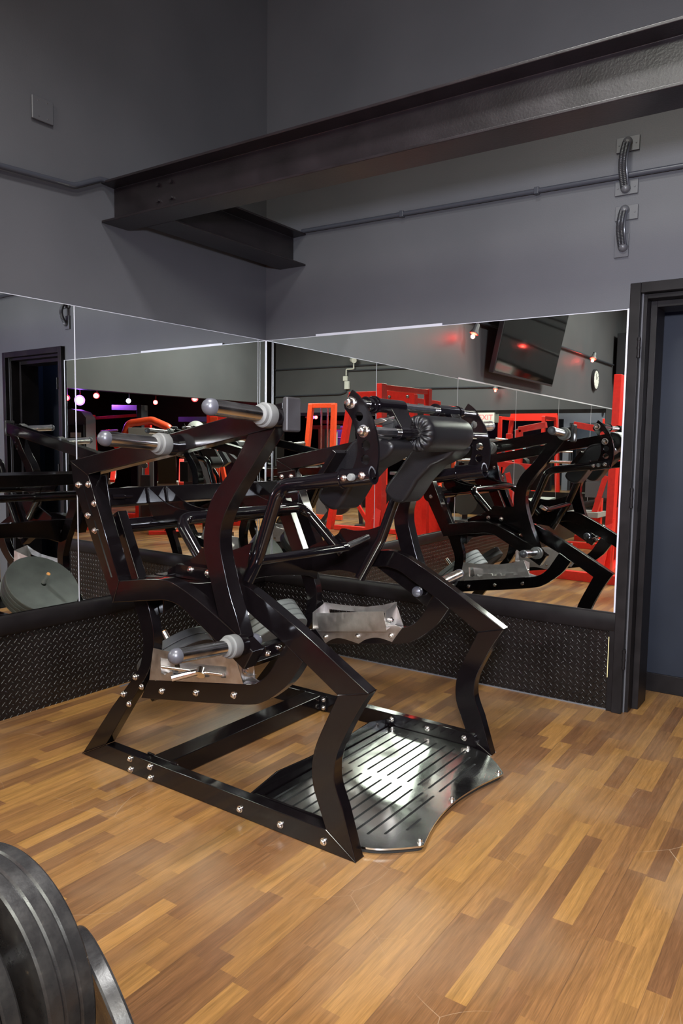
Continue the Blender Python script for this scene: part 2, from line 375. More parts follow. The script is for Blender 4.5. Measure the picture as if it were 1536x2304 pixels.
# door frame: face trim, stop and reveal
def frame_u(x0, x1, z, w, y0, y1):
    f = MB(); f.box((x0, y0, 0), (x0+w, y1, z)); f.box((x1-w, y0, 0), (x1, y1, z)); f.box((x0+w, y0, z-w), (x1-w, y1, z)); return f
door = frame_u(2.250, 3.160, 2.078, 0.048, -0.030, 0.145).build('door_1', M['frame'], bevel=0.003); struct(door)
frame_u(2.298, 3.112, 2.030, 0.022, 0.015, 0.090).build('door_stop', M['frame'], door, bevel=0.002)
frame_u(2.320, 3.090, 2.008, 0.030, 0.090, 0.26).build('door_jamb', M['frame'], door, bevel=0.002)
for z in (0.28, 1.07, 1.78):
    h = MB(); h.cyl((2.301, -0.034, z-0.045), (2.301, -0.034, z+0.045), 0.007)
    for k in range(3): h.cyl((2.301, -0.034, z-0.05+0.04*k), (2.301, -0.034, z-0.04+0.04*k), 0.009)
    h.box((2.299, -0.033, z-0.045), (2.304, -0.012, z+0.045)); h.build('hinge', M['frame'], door)
s_ = MB(); s_.box((2.319, 0.020, 0.86), (2.322, 0.085, 1.0)); s_.build('strike_plate', M['frame'], door)

# wainscot: diamond plate, cap rail
f = MB(); f.box((0.0, -0.004, 0), (2.222, 0.006, 0.405)); o = f.build('trim_diamond_plate_right', M['tread'], smooth=False); struct(o)
f = MB(); f.box((0.0, -0.006, 0), (9.8, 0.004, 0.405)); o = f.build('trim_diamond_plate_left', M['tread'], smooth=False); o.matrix_world = LM; struct(o)
def rail(x0, x1, sgn):
    f = MB(); f.prism([(0.01, 0.400), (sgn*0.014, 0.400), (sgn*0.022, 0.410), (sgn*0.022, 0.486), (sgn*0.012, 0.496), (0.01, 0.496)], 'u', x0, x1); return f
struct(rail(0.0, 2.25, -1).build('trim_rail_right', M['trim'], bevel=0.002))
o = rail(0.0, 9.8, 1).build('trim_rail_left', M['trim'], bevel=0.002); o.matrix_world = LM; struct(o)
f = MB(); f.box((2.222, -0.018, 0), (2.252, 0.006, 0.405)); struct(f.build('trim_corner_board', M['trim'], bevel=0.002))
c_ = MB(); c_.box((2.221, -0.0195, 0.17), (2.2245, -0.017, 0.375)); c_.build('chipped_plaster', M['yellow'], bpy.data.objects['trim_corner_board'])
f = MB(); f.box((0.0, -0.009, 0), (2.25, -0.003, 0.006)); f.box((0.0, -0.010, 0), (0.01, -1.2, 0.004)) ; struct(f.build('trim_floor_bead', M['grey'], smooth=False))

# mirrors: panes with thin bright seams between
def pane(x0, x1, sgn, lm):
    f = MB(); f.box((x0, -0.004 if sgn < 0 else 0.004, ZB), (x1, 0.0 if sgn < 0 else 0.0, ZT))
    o = f.build('mirror_pane', M['mirror'], smooth=False)
    if lm is not None: o.matrix_world = lm
    return o
G = 'wall mirror panes'
p = pane(0.004, 2.238, -1, None); tag(p, 'wide frameless mirror pane on the wall beside the door', 'mirror', G)
seams = [0.004, 1.42, 3.0, 4.65, 6.30, 7.95, 9.6]
wh = ['nearest the corner', 'left of the first seam', 'under the television', 'past the television', 'under the wall clock', 'at the far end of the long wall']
for i in range(6):
    p = pane(seams[i]+0.002, seams[i+1]-0.002, 1, LM); tag(p, 'mirror pane on the long left wall, '+wh[i], 'mirror', G)
f = MB()
f.box((2.236, -0.007, ZB), (2.244, 0.002, ZT+0.004)); f.box((0.40, -0.006, ZT-0.001), (1.257, 0.001, ZT+0.0135)); f.box((0.0, -0.005, ZT-0.001), (2.24, 0.0, ZT+0.002))
struct(f.build('trim_mirror_edge_right', M['alu'], smooth=False))
f = MB(); f.box((0.0, 0.0, ZT-0.001), (9.6, 0.005, ZT+0.002))
for s in seams[1:]: f.box((s-0.0025, 0.0, ZB), (s+0.0025, 0.0050, ZT))
f.box((0.0, 0.0, ZB), (0.010, 0.006, ZT))
f.box((3.0, 0.0, ZT-0.001), (9.6, 0.007, ZT+0.014))
o = f.build('trim_mirror_edge_left', M['alu'], smooth=False); o.matrix_world = LM; struct(o)
f = MB(); f.box((0.0, YB, 0.5), (XH-0.4, YB+0.004, 1.93)); o = f.build('mirror_pane', M['mirror'], smooth=False); tag(o, 'long mirror low on the dim far wall behind the red racks', 'mirror', G)
f = MB(); f.box((0.0, YB, 1.93), (XH-0.4, YB+0.01, 2.0)); f.box((-0.1, YB, 0), (XH-0.4, YB+0.012, 0.5)); struct(f.build('trim_far', M['trim'], smooth=False))

f = MB(); f.box((0.053, -0.0055, ZB), (0.057, 0.0, ZT)); struct(f.build('trim_mirror_line_right', M['bevel'], smooth=False))  # thin pale upright line on each mirror, close to the corner
f = MB(); f.box((0.078, 0.0, ZB), (0.082, 0.0055, ZT)); o = f.build('trim_mirror_line_left', M['bevel'], smooth=False); o.matrix_world = LM; struct(o)

# ------------------------------------------------------------------ steel beams under the ceiling
def ibeam(name, L, z0, z1, half, tf, tw):
    f = MB()
    prof = [(-half, z0), (half, z0), (half, z0+tf), (tw, z0+tf+0.004), (tw, z1-tf-0.004), (half, z1-tf), (half, z1), (-half, z1), (-half, z1-tf), (-tw, z1-tf-0.004), (-tw, z0+tf+0.004), (-half, z0+tf)]
    f.prism(prof, 'u', 0, L); return f.build(name, M['beam'], bevel=0.003)
b1 = ibeam('steel_beam', 7.45, 2.398, 2.600, 0.085, 0.012, 0.005); b1.location = (-0.03, -1.165, 0)
tag(b1, 'long black steel I-beam crossing high over the machine into the left wall', 'beam')
b2 = ibeam('steel_beam', 1.085, 2.396, 2.590, 0.10, 0.011, 0.005); b2.location = (0.211, -1.082, 0); b2.rotation_euler = (0, 0, PI/2)
tag(b2, 'short black steel I-beam stub between the long beam and the wall, right by the corner', 'beam')
for q, (u, z) in enumerate(((0.33, 2.47), (0.42, 2.47), (0.33, 2.545), (0.42, 2.545))):
    g = MB(); g.cyl((u, -0.006, z), (u, -0.018, z), 0.010, seg=6); o = g.build('bolt', M['beam'], b1)

# conduits
f = MB(); f.tube(bend([(0.30, -0.022, 2.598), (0.33, -0.022, 2.598), (2.46, -0.022, 2.577), (3.30, -0.022, 2.570)], 0.05), 0.0125); o = f.build('conduit', M['pipe'])
tag(o, 'thin painted conduit running along the right wall below the big beam', 'pipe')
for x in (1.0, 1.775, 2.9):
    g = MB(); z = 2.598-(x-0.30)*0.0098; g.box((x-0.012, -0.036, z-0.017), (x+0.012, -0.006, z+0.017)); g.build('clamp', M['pipe'], o, bevel=0.003)
f = MB(); f.tube([LM @ Vector(p) for p in bend([(1.19, 0.022, 2.605), (1.27, 0.022, 2.600), (1.42, 0.022, 2.527), (1.80, 0.022, 2.507), (5.7, 0.022, 2.64), (9.15, 0.022, 2.68)], [0.08, 0.10, 0.2, 0.2])], 0.0135); o = f.build('conduit', M['pipe'])
tag(o, 'painted conduit on the left wall with an offset bend beside the beam end', 'pipe')

# flexible conduit pieces on the right wall
def flex_assembly(cx, za, zb, plates, bulge, label):
    root = empty('conduit_jumper', (cx, 0, zb)); tag(root, label, 'conduit', 'flexible conduit jumpers near the door')
    for (x0, x1, z0, z1) in plates:
        f = MB(); f.box((x0-cx, -0.006, z0-zb), (x1-cx, 0.004, z1-zb)); pl = f.build('wall_plate', M['wplate'], root, bevel=0.002)
        if x1-x0 > z1-z0:
            for sx in (x0+0.014, x1-0.014):
                g = MB(); g.cyl((sx-cx, -0.006, (z0+z1)/2-zb), (sx-cx, -0.009, (z0+z1)/2-zb), 0.004, seg=10); g.build('screw', M['wplate'], pl)
    for z in (za, zb):
        f = MB(); f.lathe([(0, 0.022), (0.014, 0.022), (0.024, 0.016), (0.03, 0.004)], (0, -0.004, z-zb), (0, -1, 0), 24); f.build('bushing', M['wplate'], root)
    for k, (dx, r, mt, rb) in enumerate(((-0.012, 0.0095, 'flex', 0.16), (0.003, 0.0095, 'flex', 0.16), (0.015, 0.005, 'pipe', 0))):
        n = 60; path = []
        for i in range(n+1):
            t = i/n; z = (za-zb)*(1-t); path.append((dx-bulge*math.sin(PI*t)*0.35, -0.018-0.036*math.sin(PI*t), z))
        f = MB(); f.tube(path, r, 10, ribs=rb); f.build('flexible_hose' if rb else 'cable', M[mt], root)
flex_assembly(2.203, 2.735, 2.525, [(2.150, 2.255, 2.694, 2.762), (2.152, 2.257, 2.497, 2.563)], 0.014, 'upper flexible conduit loop crossing the thin pipe, left of the door top')
flex_assembly(2.203, 2.425, 2.255, [(2.158, 2.262, 2.380, 2.447), (2.161, 2.226, 2.210, 2.318)], 0.006, 'lower flexible conduit loop between two wall plates above the mirror')
f = MB(); f.box((1.517, 0, 2.772), (1.628, 0.012, 2.878)); sp = f.build('blank_wall_plate', M['wplate'], bevel=0.005); sp.matrix_world = LM
tag(sp, 'square blank cover plate high on the left wall', 'wall plate')
for x in (1.55, 1.595):
    for z in (2.79, 2.86):
        g = MB(); g.cyl((x, 0.012, z), (x, 0.0135, z), 0.0028, seg=8); g.build('screw', M['bolt'], sp)

# ------------------------------------------------------------------ the squat machine
MA = -0.0207; MO = (0.5754, -1.8666, 0); WID = 1.0625
SQ = empty('squat_machine', MO, MA)
tag(SQ, 'large gloss black plate-loaded squat machine with shoulder pads and steel foot plate', 'gym machine')
TB, TL, LV = 0.046, 0.060, -0.105
def both(fn):
    for side in (0, 1): fn(side)
def vv(side, v): return v if side == 0 else WID-v
def pr(name, pts, v0, v1, side, mat='black', bevel=0.003):
    f = MB(); f.prism(pts, 'v', vv(side, v0), vv(side, v1)); return f.build(name, M[mat], SQ, bevel=bevel)
R = smooth_pts
rail_p = [(0, 0.0), (1.384, 0.0), (1.266, 0.072), (0.158, 0.078)]
post_p = [(0.0, 0.003)]+R([(0.20, 0.247), (0.344, 0.408), (0.375, 0.460), (0.388, 0.520), (0.385, 0.570), (0.366, 0.620), (0.339, 0.685), (0.300, 0.755), (0.182, 1.003)])+[(0.250, 1.036)]+R([(0.380, 0.755), (0.417, 0.696), (0.437, 0.640), (0.449, 0.595), (0.451, 0.540), (0.441, 0.482), (0.413, 0.420), (0.36, 0.350), (0.304, 0.279)])+[(0.158, 0.080)]
carm_p = R([(0.420, 0.400), (0.70, 0.445), (0.917, 0.481), (0.965, 0.495), (1.000, 0.518), (1.030, 0.550), (1.055, 0.590), (1.093, 0.652)])+R([(1.167, 0.604), (1.126, 0.541), (1.090, 0.503), (1.045, 0.466), (1.000, 0.436), (0.939, 0.413), (0.749, 0.378), (0.375, 0.318)])
darm_p = R([(0.400, 0.797), (0.65, 0.802), (0.75, 0.815), (0.820, 0.825), (0.871, 0.828), (0.929, 0.817), (0.989, 0.791), (1.102, 0.733), (1.198, 0.681), (1.422, 0.552)])+R([(1.305, 0.522), (1.166, 0.606), (1.095, 0.646), (0.982, 0.704), (0.925, 0.735), (0.880, 0.748), (0.830, 0.752), (0.75, 0.742), (0.60, 0.732), (0.410, 0.730)])
leg_p = R([(1.305, 0.522), (1.275, 0.459), (1.235, 0.374), (1.215, 0.320), (1.207, 0.262), (1.212, 0.205), (1.235, 0.145), (1.266, 0.073)])+[(1.384, 0.001)]+R([(1.331, 0.160), (1.303, 0.225), (1.296, 0.272), (1.304, 0.328), (1.335, 0.399), (1.376, 0.478), (1.422, 0.552)])
H_p = [(0.107, 1.226), (1.163, 1.427), (1.163, 1.355), (0.211, 1.176)]
I_p = [(0.107, 1.225), (0.122, 1.135), (0.351, 0.706), (0.387, 0.792), (0.213, 1.176)]
F_p = R([(0.387, 0.792), (0.50, 0.811), (0.556, 0.819), (0.60, 0.824), (0.639, 0.824), (0.685, 0.817), (0.734, 0.800), (0.810, 0.768), (0.900, 0.724), (0.974, 0.685), (1.047, 0.639)])+R([(1.006, 0.572), (0.881, 0.647), (0.745, 0.722), (0.715, 0.738), (0.685, 0.747), (0.654, 0.751), (0.62, 0.750), (0.588, 0.745), (0.50, 0.731), (0.351, 0.706)])
G_p = R([(1.024, 1.331), (0.946, 1.216), (0.881, 1.147), (0.848, 1.093), (0.831, 1.036), (0.824, 0.982), (0.829, 0.925), (0.853, 0.855), (0.893, 0.730)])+R([(1.000, 0.672), (0.974, 0.743), (0.943, 0.816), (0.908, 0.930), (0.901, 0.978), (0.904, 1.021), (0.922, 1.072), (0.962, 1.135), (1.020, 1.207), (1.135, 1.352)])
def bolt_at(parent, u, v, z, dirv, r=0.0092, axis='v'):
    f = MB(); d = {'v': (0, dirv, 0), 'u': (dirv, 0, 0), 'w': (0, 0, dirv)}[axis]
    f.lathe([(0, r*1.35), (0.0025, r*1.35), (0.0027, r), (0.009, r*0.95), (0.012, r*0.6), (0.0125, r*0.1)], (u, v, z), d, 14)
    return f.build('bolt', M['bolt'], parent)
def side(sd):
    sg = -1 if sd == 0 else 1
    pr('base_rail', rail_p, 0, TB, sd); pr('rear_post', post_p, 0.001, TB-0.001, sd); pr('lower_arm', carm_p, 0.0, TB, sd)
    pr('upper_arm', darm_p, 0.0, TB, sd); pr('front_leg', leg_p, 0.0005, TB-0.0005, sd)
    a, b = LV, LV+TL
    pr('lever_top_bar', H_p, a, b, sd); pr('lever_upright', I_p, a, b, sd); pr('lever_lower_bar', F_p, a, b, sd, bevel=0.004); pr('lever_front_bar', G_p, a+0.001, b-0.001, sd)
    # rubber stopper at the end of the top bar
    f = MB(); f.box((1.163, vv(sd, a-0.004), 1.338), (1.185, vv(sd, b+0.004), 1.443)); f.build('end_stopper', M['stopper'], SQ, bevel=0.007)
    # loading horns
    for (u, z, dz, vl) in ((0.679, 1.292, 0.019, 0.278), (1.138, 1.383, 0.017, 0.281), (0.999, 0.655, 0.025, 0.284)):
        v0 = vv(sd, a); d = Vector((0, sg*vl, dz)); L = d.length; dn = d.normalized(); p0 = Vector((u, v0, z))
        f = MB(); f.cyl(p0+dn*0.03, p0+dn*(L-0.006), 0.0230, seg=32); h = f.build('weight_horn', M['chrome'], SQ)
        f = MB(); f.cyl(p0-dn*0.004, p0+dn*0.03, 0.035, seg=32); f.build('horn_base', M['black'], h, bevel=0.002)
        f = MB(); f.lathe([(0.028, 0.026), (0.028, 0.0355), (0.031, 0.0375), (0.062, 0.0375), (0.066, 0.0345), (0.067, 0.031), (0.078, 0.030), (0.080, 0.025)], p0, dn, 36); f.build('collar', M['collar'], h)
        f = MB(); f.lathe([(L-0.012, 0.0238), (L-0.004, 0.0240), (L+0.004, 0.0228), (L+0.012, 0.018), (L+0.018, 0.010), (L+0.020, 0.001)], p0, dn, 28); f.build('end_cap', M['cap'], h)
    f = MB(); f.lathe([(0, 0.010), (0.012, 0.012), (0.018, 0.023), (0.030, 0.026), (0.042, 0.022), (0.050, 0.010), (0.052, 0.001)], (0.975, vv(sd, b), 0.645), (0, -sg, 0), 24); f.build('rubber_bumper', M['cap'], SQ)
    # pivot: bearing between the lever and the post
    f = MB(); f.cyl((0.203, vv(sd, b), 0.968), (0.203, vv(sd, 0.001), 0.968), 0.034, seg=28); f.cyl((0.203, vv(sd, b+0.012), 0.968), (0.203, vv(sd, b+0.03), 0.968), 0.041, seg=28); f.build('pivot_bearing', M['blackt'], SQ)
    f = MB(); f.cyl((0.203, vv(sd, TB), 0.968), (0.203, vv(sd, 0.36), 0.968), 0.0285, seg=28); f.cyl((0.203, vv(sd, 0.352), 0.968), (0.203, vv(sd, 0.362), 0.968), 0.032, seg=28); f.build('axle_sleeve', M['blackt'], SQ)
    # bolts
    for (u, z) in ((0.895, .030), (1.079, .031), (1.259, .031), (0.311, .060), (0.313, .017), (0.427, .058), (0.430, .015), (0.346, .396), (0.383, .365), (0.273, .313), (0.308, .281), (0.496, .371), (0.679, .402), (0.865, .432)):
        bolt_at(SQ, u, vv(sd, 0), z, sg)
    for (u, z) in ((0.895, .052), (1.079, .052), (1.259, .052)): bolt_at(SQ, u, vv(sd, TB+0.006), z, -sg)
    for (u, z) in ((0.156, 1.136), (0.217, 1.140), (0.251, 1.070), (0.211, 1.022), (0.253, 0.968)): bolt_at(SQ, u, vv(sd, a), z, sg)
    for (u, z) in ((0.156, 1.136), (0.217, 1.140), (0.180, 1.075)): bolt_at(SQ, u, vv(sd, b+0.008), z, -sg)
    f = MB(); f.prism([(0.125, 1.155), (0.24, 1.175), (0.262, 1.07), (0.27, 0.935), (0.235, 0.925), (0.165, 1.06)], 'v', vv(sd, b), vv(sd, b+0.008)); f.build('lever_bracket', M['black'], SQ, bevel=0.002)
    f = MB(); f.bar((0.247, vv(sd, a-0.0015), 1.005), (0.345, vv(sd, a-0.0015), 0.80), 0.003, 0.003, (0, 1, 0)); f.bar((0.185, vv(sd, a-0.0015), 1.125), (0.235, vv(sd, a-0.0015), 1.02), 0.003, 0.003, (0, 1, 0)); f.build('weld_bead', M['black'], SQ)
    # yoke side plate, tube, handle-frame bracket
    yp = R([(0.44, 0.815), (0.52, 0.85), (0.60, 0.885), (0.625, 0.915), (0.69, 0.910), (0.76, 0.918), (0.82, 0.936), (0.872, 0.958)])+[(0.850, 0.870)]+R([(0.762, 0.705), (0.72, 0.712), (0.63, 0.719), (0.56, 0.712), (0.50, 0.697), (0.455, 0.70)])
    me = sheet_uz([(p[0], p[1]) for p in yp], [], 0.010, vv(sd, 0.085)); link('yoke_side_plate', me, M['black'], SQ)
    f = MB(); f.box((0.52, vv(sd, 0.05), 0.800), (0.715, vv(sd, 0.078), 0.850)); f.build('bracket', M['black'], SQ, bevel=0.002)
    bolt_at(SQ, 0.600, vv(sd, 0.05), 0.836, sg, 0.010); bolt_at(SQ, 0.690, vv(sd, 0.05), 0.832, sg, 0.011)
    f = MB(); f.tube(bend([(1.337, vv(sd, .12), 1.207), (0.965, vv(sd, .12), 1.158), (0.862, vv(sd, .12), 0.890), (0.752, vv(sd, .12), 0.702)], [0.085, 0.14], 9), 0.0235, 22); yk = f.build('yoke_tube', M['blackt'], SQ)
    f = MB(); f.lathe([(0, 0.030), (0.117, 0.030), (0.117, 0.0245), (0.095, 0.0245), (0.095, 0.001)], (1.232, vv(sd, .12), 1.193), (0.116, 0, 0.0155), 28); f.cyl((1.229, vv(sd, .12), 1.1926), (1.234, vv(sd, .12), 1.1934), 0.033, seg=28); f.build('yoke_sleeve', M['blackt'], yk)
    bolt_at(yk, 1.255, vv(sd, 0.0905), 1.196, sg, 0.008); bolt_at(yk, 1.323, vv(sd, 0.0905), 1.206, sg, 0.009)
    f = MB(); f.lathe([(0, 0.012), (0.012, 0.0125), (0.016, 0.010), (0.0165, 0.001)], (1.287, vv(sd, 0.091), 1.200), (0, sg, 0), 18); f.build('plug', M['collar'], yk)
    # perforated crescent plate
    cr_ = R([(1.266, 1.475), (1.295, 1.452), (1.322, 1.416), (1.345, 1.379), (1.361, 1.332), (1.368, 1.290), (1.366, 1.240), (1.356, 1.200)])
    cl_ = R([(1.262, 1.205), (1.278, 1.238), (1.289, 1.270), (1.290, 1.308), (1.280, 1.352), (1.263, 1.388), (1.238, 1.418)])+[(1.235, 1.430)]
    me = sheet_uz(cr_+cl_, [circle(1.294, 1.391, 0.0155), circle(1.322, 1.301, 0.0165), circle(1.321, 1.256, 0.0165)], 0.009, vv(sd, 0.1165)); link('crescent_plate', me, M['black'], SQ)
    for (u, z) in ((1.262, 1.435), (1.313, 1.345)):
        f = MB(); f.lathe([(0, 0.020), (0.003, 0.020), (0.0032, 0.016), (0.008, 0.016), (0.013, 0.012), (0.020, 0.0115), (0.0235, 0.008), (0.024, 0.001)], (u, vv(sd, 0.112), z), (0, sg, 0), 20); f.build('rod_nut', M['bolt'], SQ)
    # shoulder pad
    pp = R([(1.155, 1.290), (1.190, 1.322), (1.250, 1.332), (1.325, 1.318), (1.345, 1.295), (1.318, 1.262), (1.245, 1.225)])+R([(1.185, 1.165), (1.145, 1.105), (1.115, 1.078), (1.075, 1.082), (1.040, 1.112), (1.045, 1.145), (1.100, 1.215)])
    f = MB(); f.prism(pp, 'v', vv(sd, 0.235), vv(sd, 0.385)); f.build('shoulder_pad', M['vinyl'], SQ, bevel=0.022)
    f = MB(); f.prism([(1.06, 1.165), (1.15, 1.285), (1.165, 1.275), (1.075, 1.152)], 'v', vv(sd, 0.17), vv(sd, 0.35)); f.build('pad_bracket', M['black'], SQ, bevel=0.002)
    # gusset plates from the rear beam down to the handle frame
    for gv in (0.200, 0.300):
        gp = R([(0.196, 1.118), (0.235, 1.095), (0.280, 1.068), (0.335, 1.048), (0.390, 1.038), (0.434, 1.034)])+R([(0.436, 1.000), (0.36, 0.990), (0.30, 0.978), (0.245, 0.985), (0.200, 1.030)])
        me = sheet_uz(gp, [], 0.008, vv(sd, gv)); g_ = link('gusset_plate', me, M['black'], SQ)
        f = MB(); f.tube([(0.192+0.0014*k, vv(sd, gv-0.004), 1.114-0.0066*k) for k in range(10)], 0.0028, 6, ribs=0.6); f.build('weld_bead', M['black'], g_)
    # plate storage peg
    d = Vector((-0.68, 0, 0.73)).normalized(); v = 0.272
    f = MB(); f.cyl(Vector((0.372, vv(sd, v), 0.304)), Vector((0.200, vv(sd, v), 0.497)), 0.0135, seg=20); pg = f.build('storage_peg', M['chrome'], SQ)
    f = MB(); e = Vector((0.200, vv(sd, v), 0.497)); f.cyl(e-d*0.002, e+d*0.002, 0.012, seg=18); f.build('peg_plug', M['wood'], pg)
    # steel tray on the lower arm
    me = sheet_uz([(0.455, 0.530), (0.53, 0.530), (0.62, 0.533), (0.71, 0.541), (0.80, 0.562), (0.868, 0.585), (0.913, 0.482), (0.431, 0.402)],
                  [[(0.500, 0.440), (0.520, 0.440), (0.560, 0.462), (0.562, 0.448), (0.590, 0.452), (0.592, 0.467), (0.660, 0.476), (0.662, 0.462), (0.690, 0.466), (0.692, 0.481), (0.720, 0.484), (0.722, 0.469), (0.750, 0.474), (0.752, 0.488), (0.805, 0.496), (0.807, 0.483), (0.832, 0.487), (0.834, 0.528), (0.70, 0.512), (0.58, 0.505), (0.492, 0.500)]], 0.003, vv(sd, -0.0035))
    link('plate_tray', me, M['tray'], SQ); tr = kids(SQ)[-1]
    me = sheet_uz([(0.485, 0.495), (0.865, 0.558), (0.882, 0.468), (0.503, 0.409)], [], 0.003, vv(sd, 0.092)); link('tray_inner_wall', me, M['tray'], tr)
    fl = [(0.445, 0.408)]+R([(0.511, 0.344), (0.540, 0.364), (0.575, 0.379), (0.610, 0.383), (0.655, 0.379), (0.703, 0.373)])+R([(0.735, 0.396), (0.775, 0.412), (0.815, 0.419), (0.850, 0.417), (0.886, 0.411)])+[(0.937, 0.484), (0.90, 0.492), (0.46, 0.418)]
    me = sheet_uz(fl, [], 0.003, vv(sd, TB+0.003)); link('tray_flange', me, M['tray'], tr)
    f = MB(); f.prism([(vv(sd, TB), 0.415), (vv(sd, 0.094), 0.411), (vv(sd, 0.094), 0.414), (vv(sd, TB), 0.418)], 'u', 0.50, 0.51)
    for (x0, z0, x1, z1) in ((0.46, 0.422, 0.89, 0.492),):
        f.quad((x0, vv(sd, 0.062), z0-0.003), (x1, vv(sd, 0.062), z1-0.003), (x1, vv(sd, 0.092), z1-0.004), (x0, vv(sd, 0.092), z0-0.004))
    f.prism([(vv(sd, -0.004), 0.585), (vv(sd, 0.092), 0.558), (vv(sd, 0.092), 0.470), (vv(sd, -0.004), 0.485)], 'u', 0.872, 0.875)
    f.prism([(vv(sd, -0.004), 0.528), (vv(sd, 0.092), 0.495), (vv(sd, 0.092), 0.412), (vv(sd, -0.004), 0.405)], 'u', 0.462, 0.465)
    f.build('tray_floor', M['tray'], tr, smooth=False)
    for (u, z) in ((0.511, .376), (0.697, .409), (0.880, .440)): bolt_at(tr, u, vv(sd, TB+0.005), z, -sg, 0.0085)
    bolt_at(tr, 0.876, vv(sd, 0.045), 0.512, 1, 0.010, 'u')
    # foot plate hanger on the rail
    me = sheet_uz([(0.915, 0.022), (1.315, 0.022), (1.318, 0.060), (1.300, 0.078), (0.925, 0.078), (0.910, 0.066)], [], 0.006, vv(sd, TB+0.004)); link('foot_plate_hanger', me, M['black'], SQ)
both(side)
# cross pieces
f = MB(); f.prism([(0.185, 1.120), (0.199, 1.052), (0.127, 1.037), (0.113, 1.105)], 'v', LV+TL, WID-LV-TL); f.build('rear_cross_beam', M['black'], SQ, bevel=0.003)
f = MB(); f.lathe([(0, 0.011), (0.05, 0.010), (0.055, 0.006), (0.085, 0.006), (0.086, 0.001)], (0.193, 0.02, 1.085), (0.25, 1, 0), 14); f.build('latch_pin', M['blackt'], SQ)
f = MB(); f.cyl((0.203, 0.355, 0.968), (0.203, WID-0.355, 0.968), 0.022, seg=26); f.build('axle', M['blackt'], SQ)
f = MB(); f.tube(bend([(0.648, 0.112, 0.800), (0.437, 0.140, 1.008), (0.437, WID-0.140, 1.008), (0.648, WID-0.112, 0.800)], 0.075, 9), 0.0230, 22); f.build('handle_frame', M['blackt'], SQ)
n = 14; arch = [(TB+(WID-2*TB)*k/n, 0.650+0.065*math.sin(PI*k/n)**0.6) for k in range(n+1)]
f = MB(); f.prism(arch+[(WID-TB, 0.800), (TB, 0.800)], 'u', 0.405, 0.455); f.build('arched_cross_beam', M['black'], SQ, bevel=0.003)
f = MB(); f.box((0.390, TB, 0.004), (0.487, WID-TB, 0.079)); cb = f.build('floor_cross_bar', M['black'], SQ, bevel=0.004)
for sd in (0, 1):
    f = MB(); f.box((0.487, vv(sd, TB), 0.006), (0.520, vv(sd, TB+0.008), 0.082)); f.box((0.355, vv(sd, TB), 0.006), (0.390, vv(sd, TB+0.008), 0.082)); g = f.build('end_bracket', M['black'], cb, bevel=0.001)
    for z in (0.022, 0.062): bolt_at(g, 0.505, vv(sd, TB+0.008), z, 1 if sd == 0 else -1)
f = MB(); f.prism([(0.325, 0.345), (0.385, 0.292), (0.415, 0.322), (0.355, 0.375)], 'v', TB, WID-TB); f.build('storage_cross_bar', M['black'], SQ, bevel=0.003)
f = MB(); f.box((1.008, LV+TL, 0.608), (1.048, 0.12, 0.645)); sb = f.build('stop_bar', M['black'], SQ, bevel=0.003); bolt_at(sb, 1.048, 0.02, 0.628, 1, 0.008, 'u'); bolt_at(sb, 1.048, -0.036, 0.620, 1, 0.008, 'u')
f = MB(); f.tube([(0.87, 0.125, 0.890), (0.87, 0.40, 0.884), (0.87, 0.665, 0.880)], 0.0165, 18); hb = f.build('release_handle', M['blackt'], SQ)
f = MB(); f.cyl((0.868, 0.640, 0.880), (0.885, 0.800, 0.912), 0.0125, seg=18); f.build('grip', M['chrome'], hb)
f = MB(); f.cyl((0.868, 0.625, 0.884), (0.868, 0.655, 0.884), 0.0195, seg=18); f.build('grip_collar', M['blackt'], hb)
# rods, sleeves, roller pad
for (u, z, nm) in ((1.262, 1.435, 'upper_rod'), (1.313, 1.345, 'lower_rod')):
    f = MB(); f.cyl((u, 0.118, z), (u, WID-0.118, z), 0.0155, seg=24); f.build(nm, M['chrome'], SQ)
for (u, z, a, b, r) in ((1.262, 1.435, 0.195, 0.222, 0.0215), (1.262, 1.435, 0.232, 0.425, 0.0235), (1.262, 1.435, 0.245, 0.262, 0.0265), (1.262, 1.435, 0.670, 0.835, 0.0235), (1.262, 1.435, 0.845, 0.872, 0.0235), (1.313, 1.345, 0.311, 0.420, 0.0215)):
    f = MB(); f.cyl((u, a, z), (u, b, z), r, seg=24); f.cyl((u, a, z), (u, a+0.005, z), r+0.003, seg=24); f.build('rod_sleeve', M['blackt'], SQ)
for (a, b) in ((0.325, 0.425), (0.760, 0.835)):
    f = MB(); f.prism([(1.275, 1.440), (1.337, 1.345), (1.318, 1.335), (1.256, 1.428)], 'v', a, b); f.build('strap_plate', M['black'], SQ, bevel=0.002)
f = MB(); f.cyl((1.285, 0.30, 1.372), (1.285, 0.37, 1.372), 0.022, seg=20); f.build('latch_body', M['rubber'], SQ)
f = MB(); f.prism([(1.255, 1.385), (1.290, 1.392), (1.315, 1.383), (1.300, 1.376), (1.262, 1.368)], 'v', 0.245, 0.300); f.build('latch_lever', M['chrome'], SQ, bevel=0.003)
f = MB(); f.cyl((1.270, 0.30, 1.388), (1.296, 0.335, 1.398), 0.006, seg=12); f.build('latch_pin', M['chrome'], SQ)
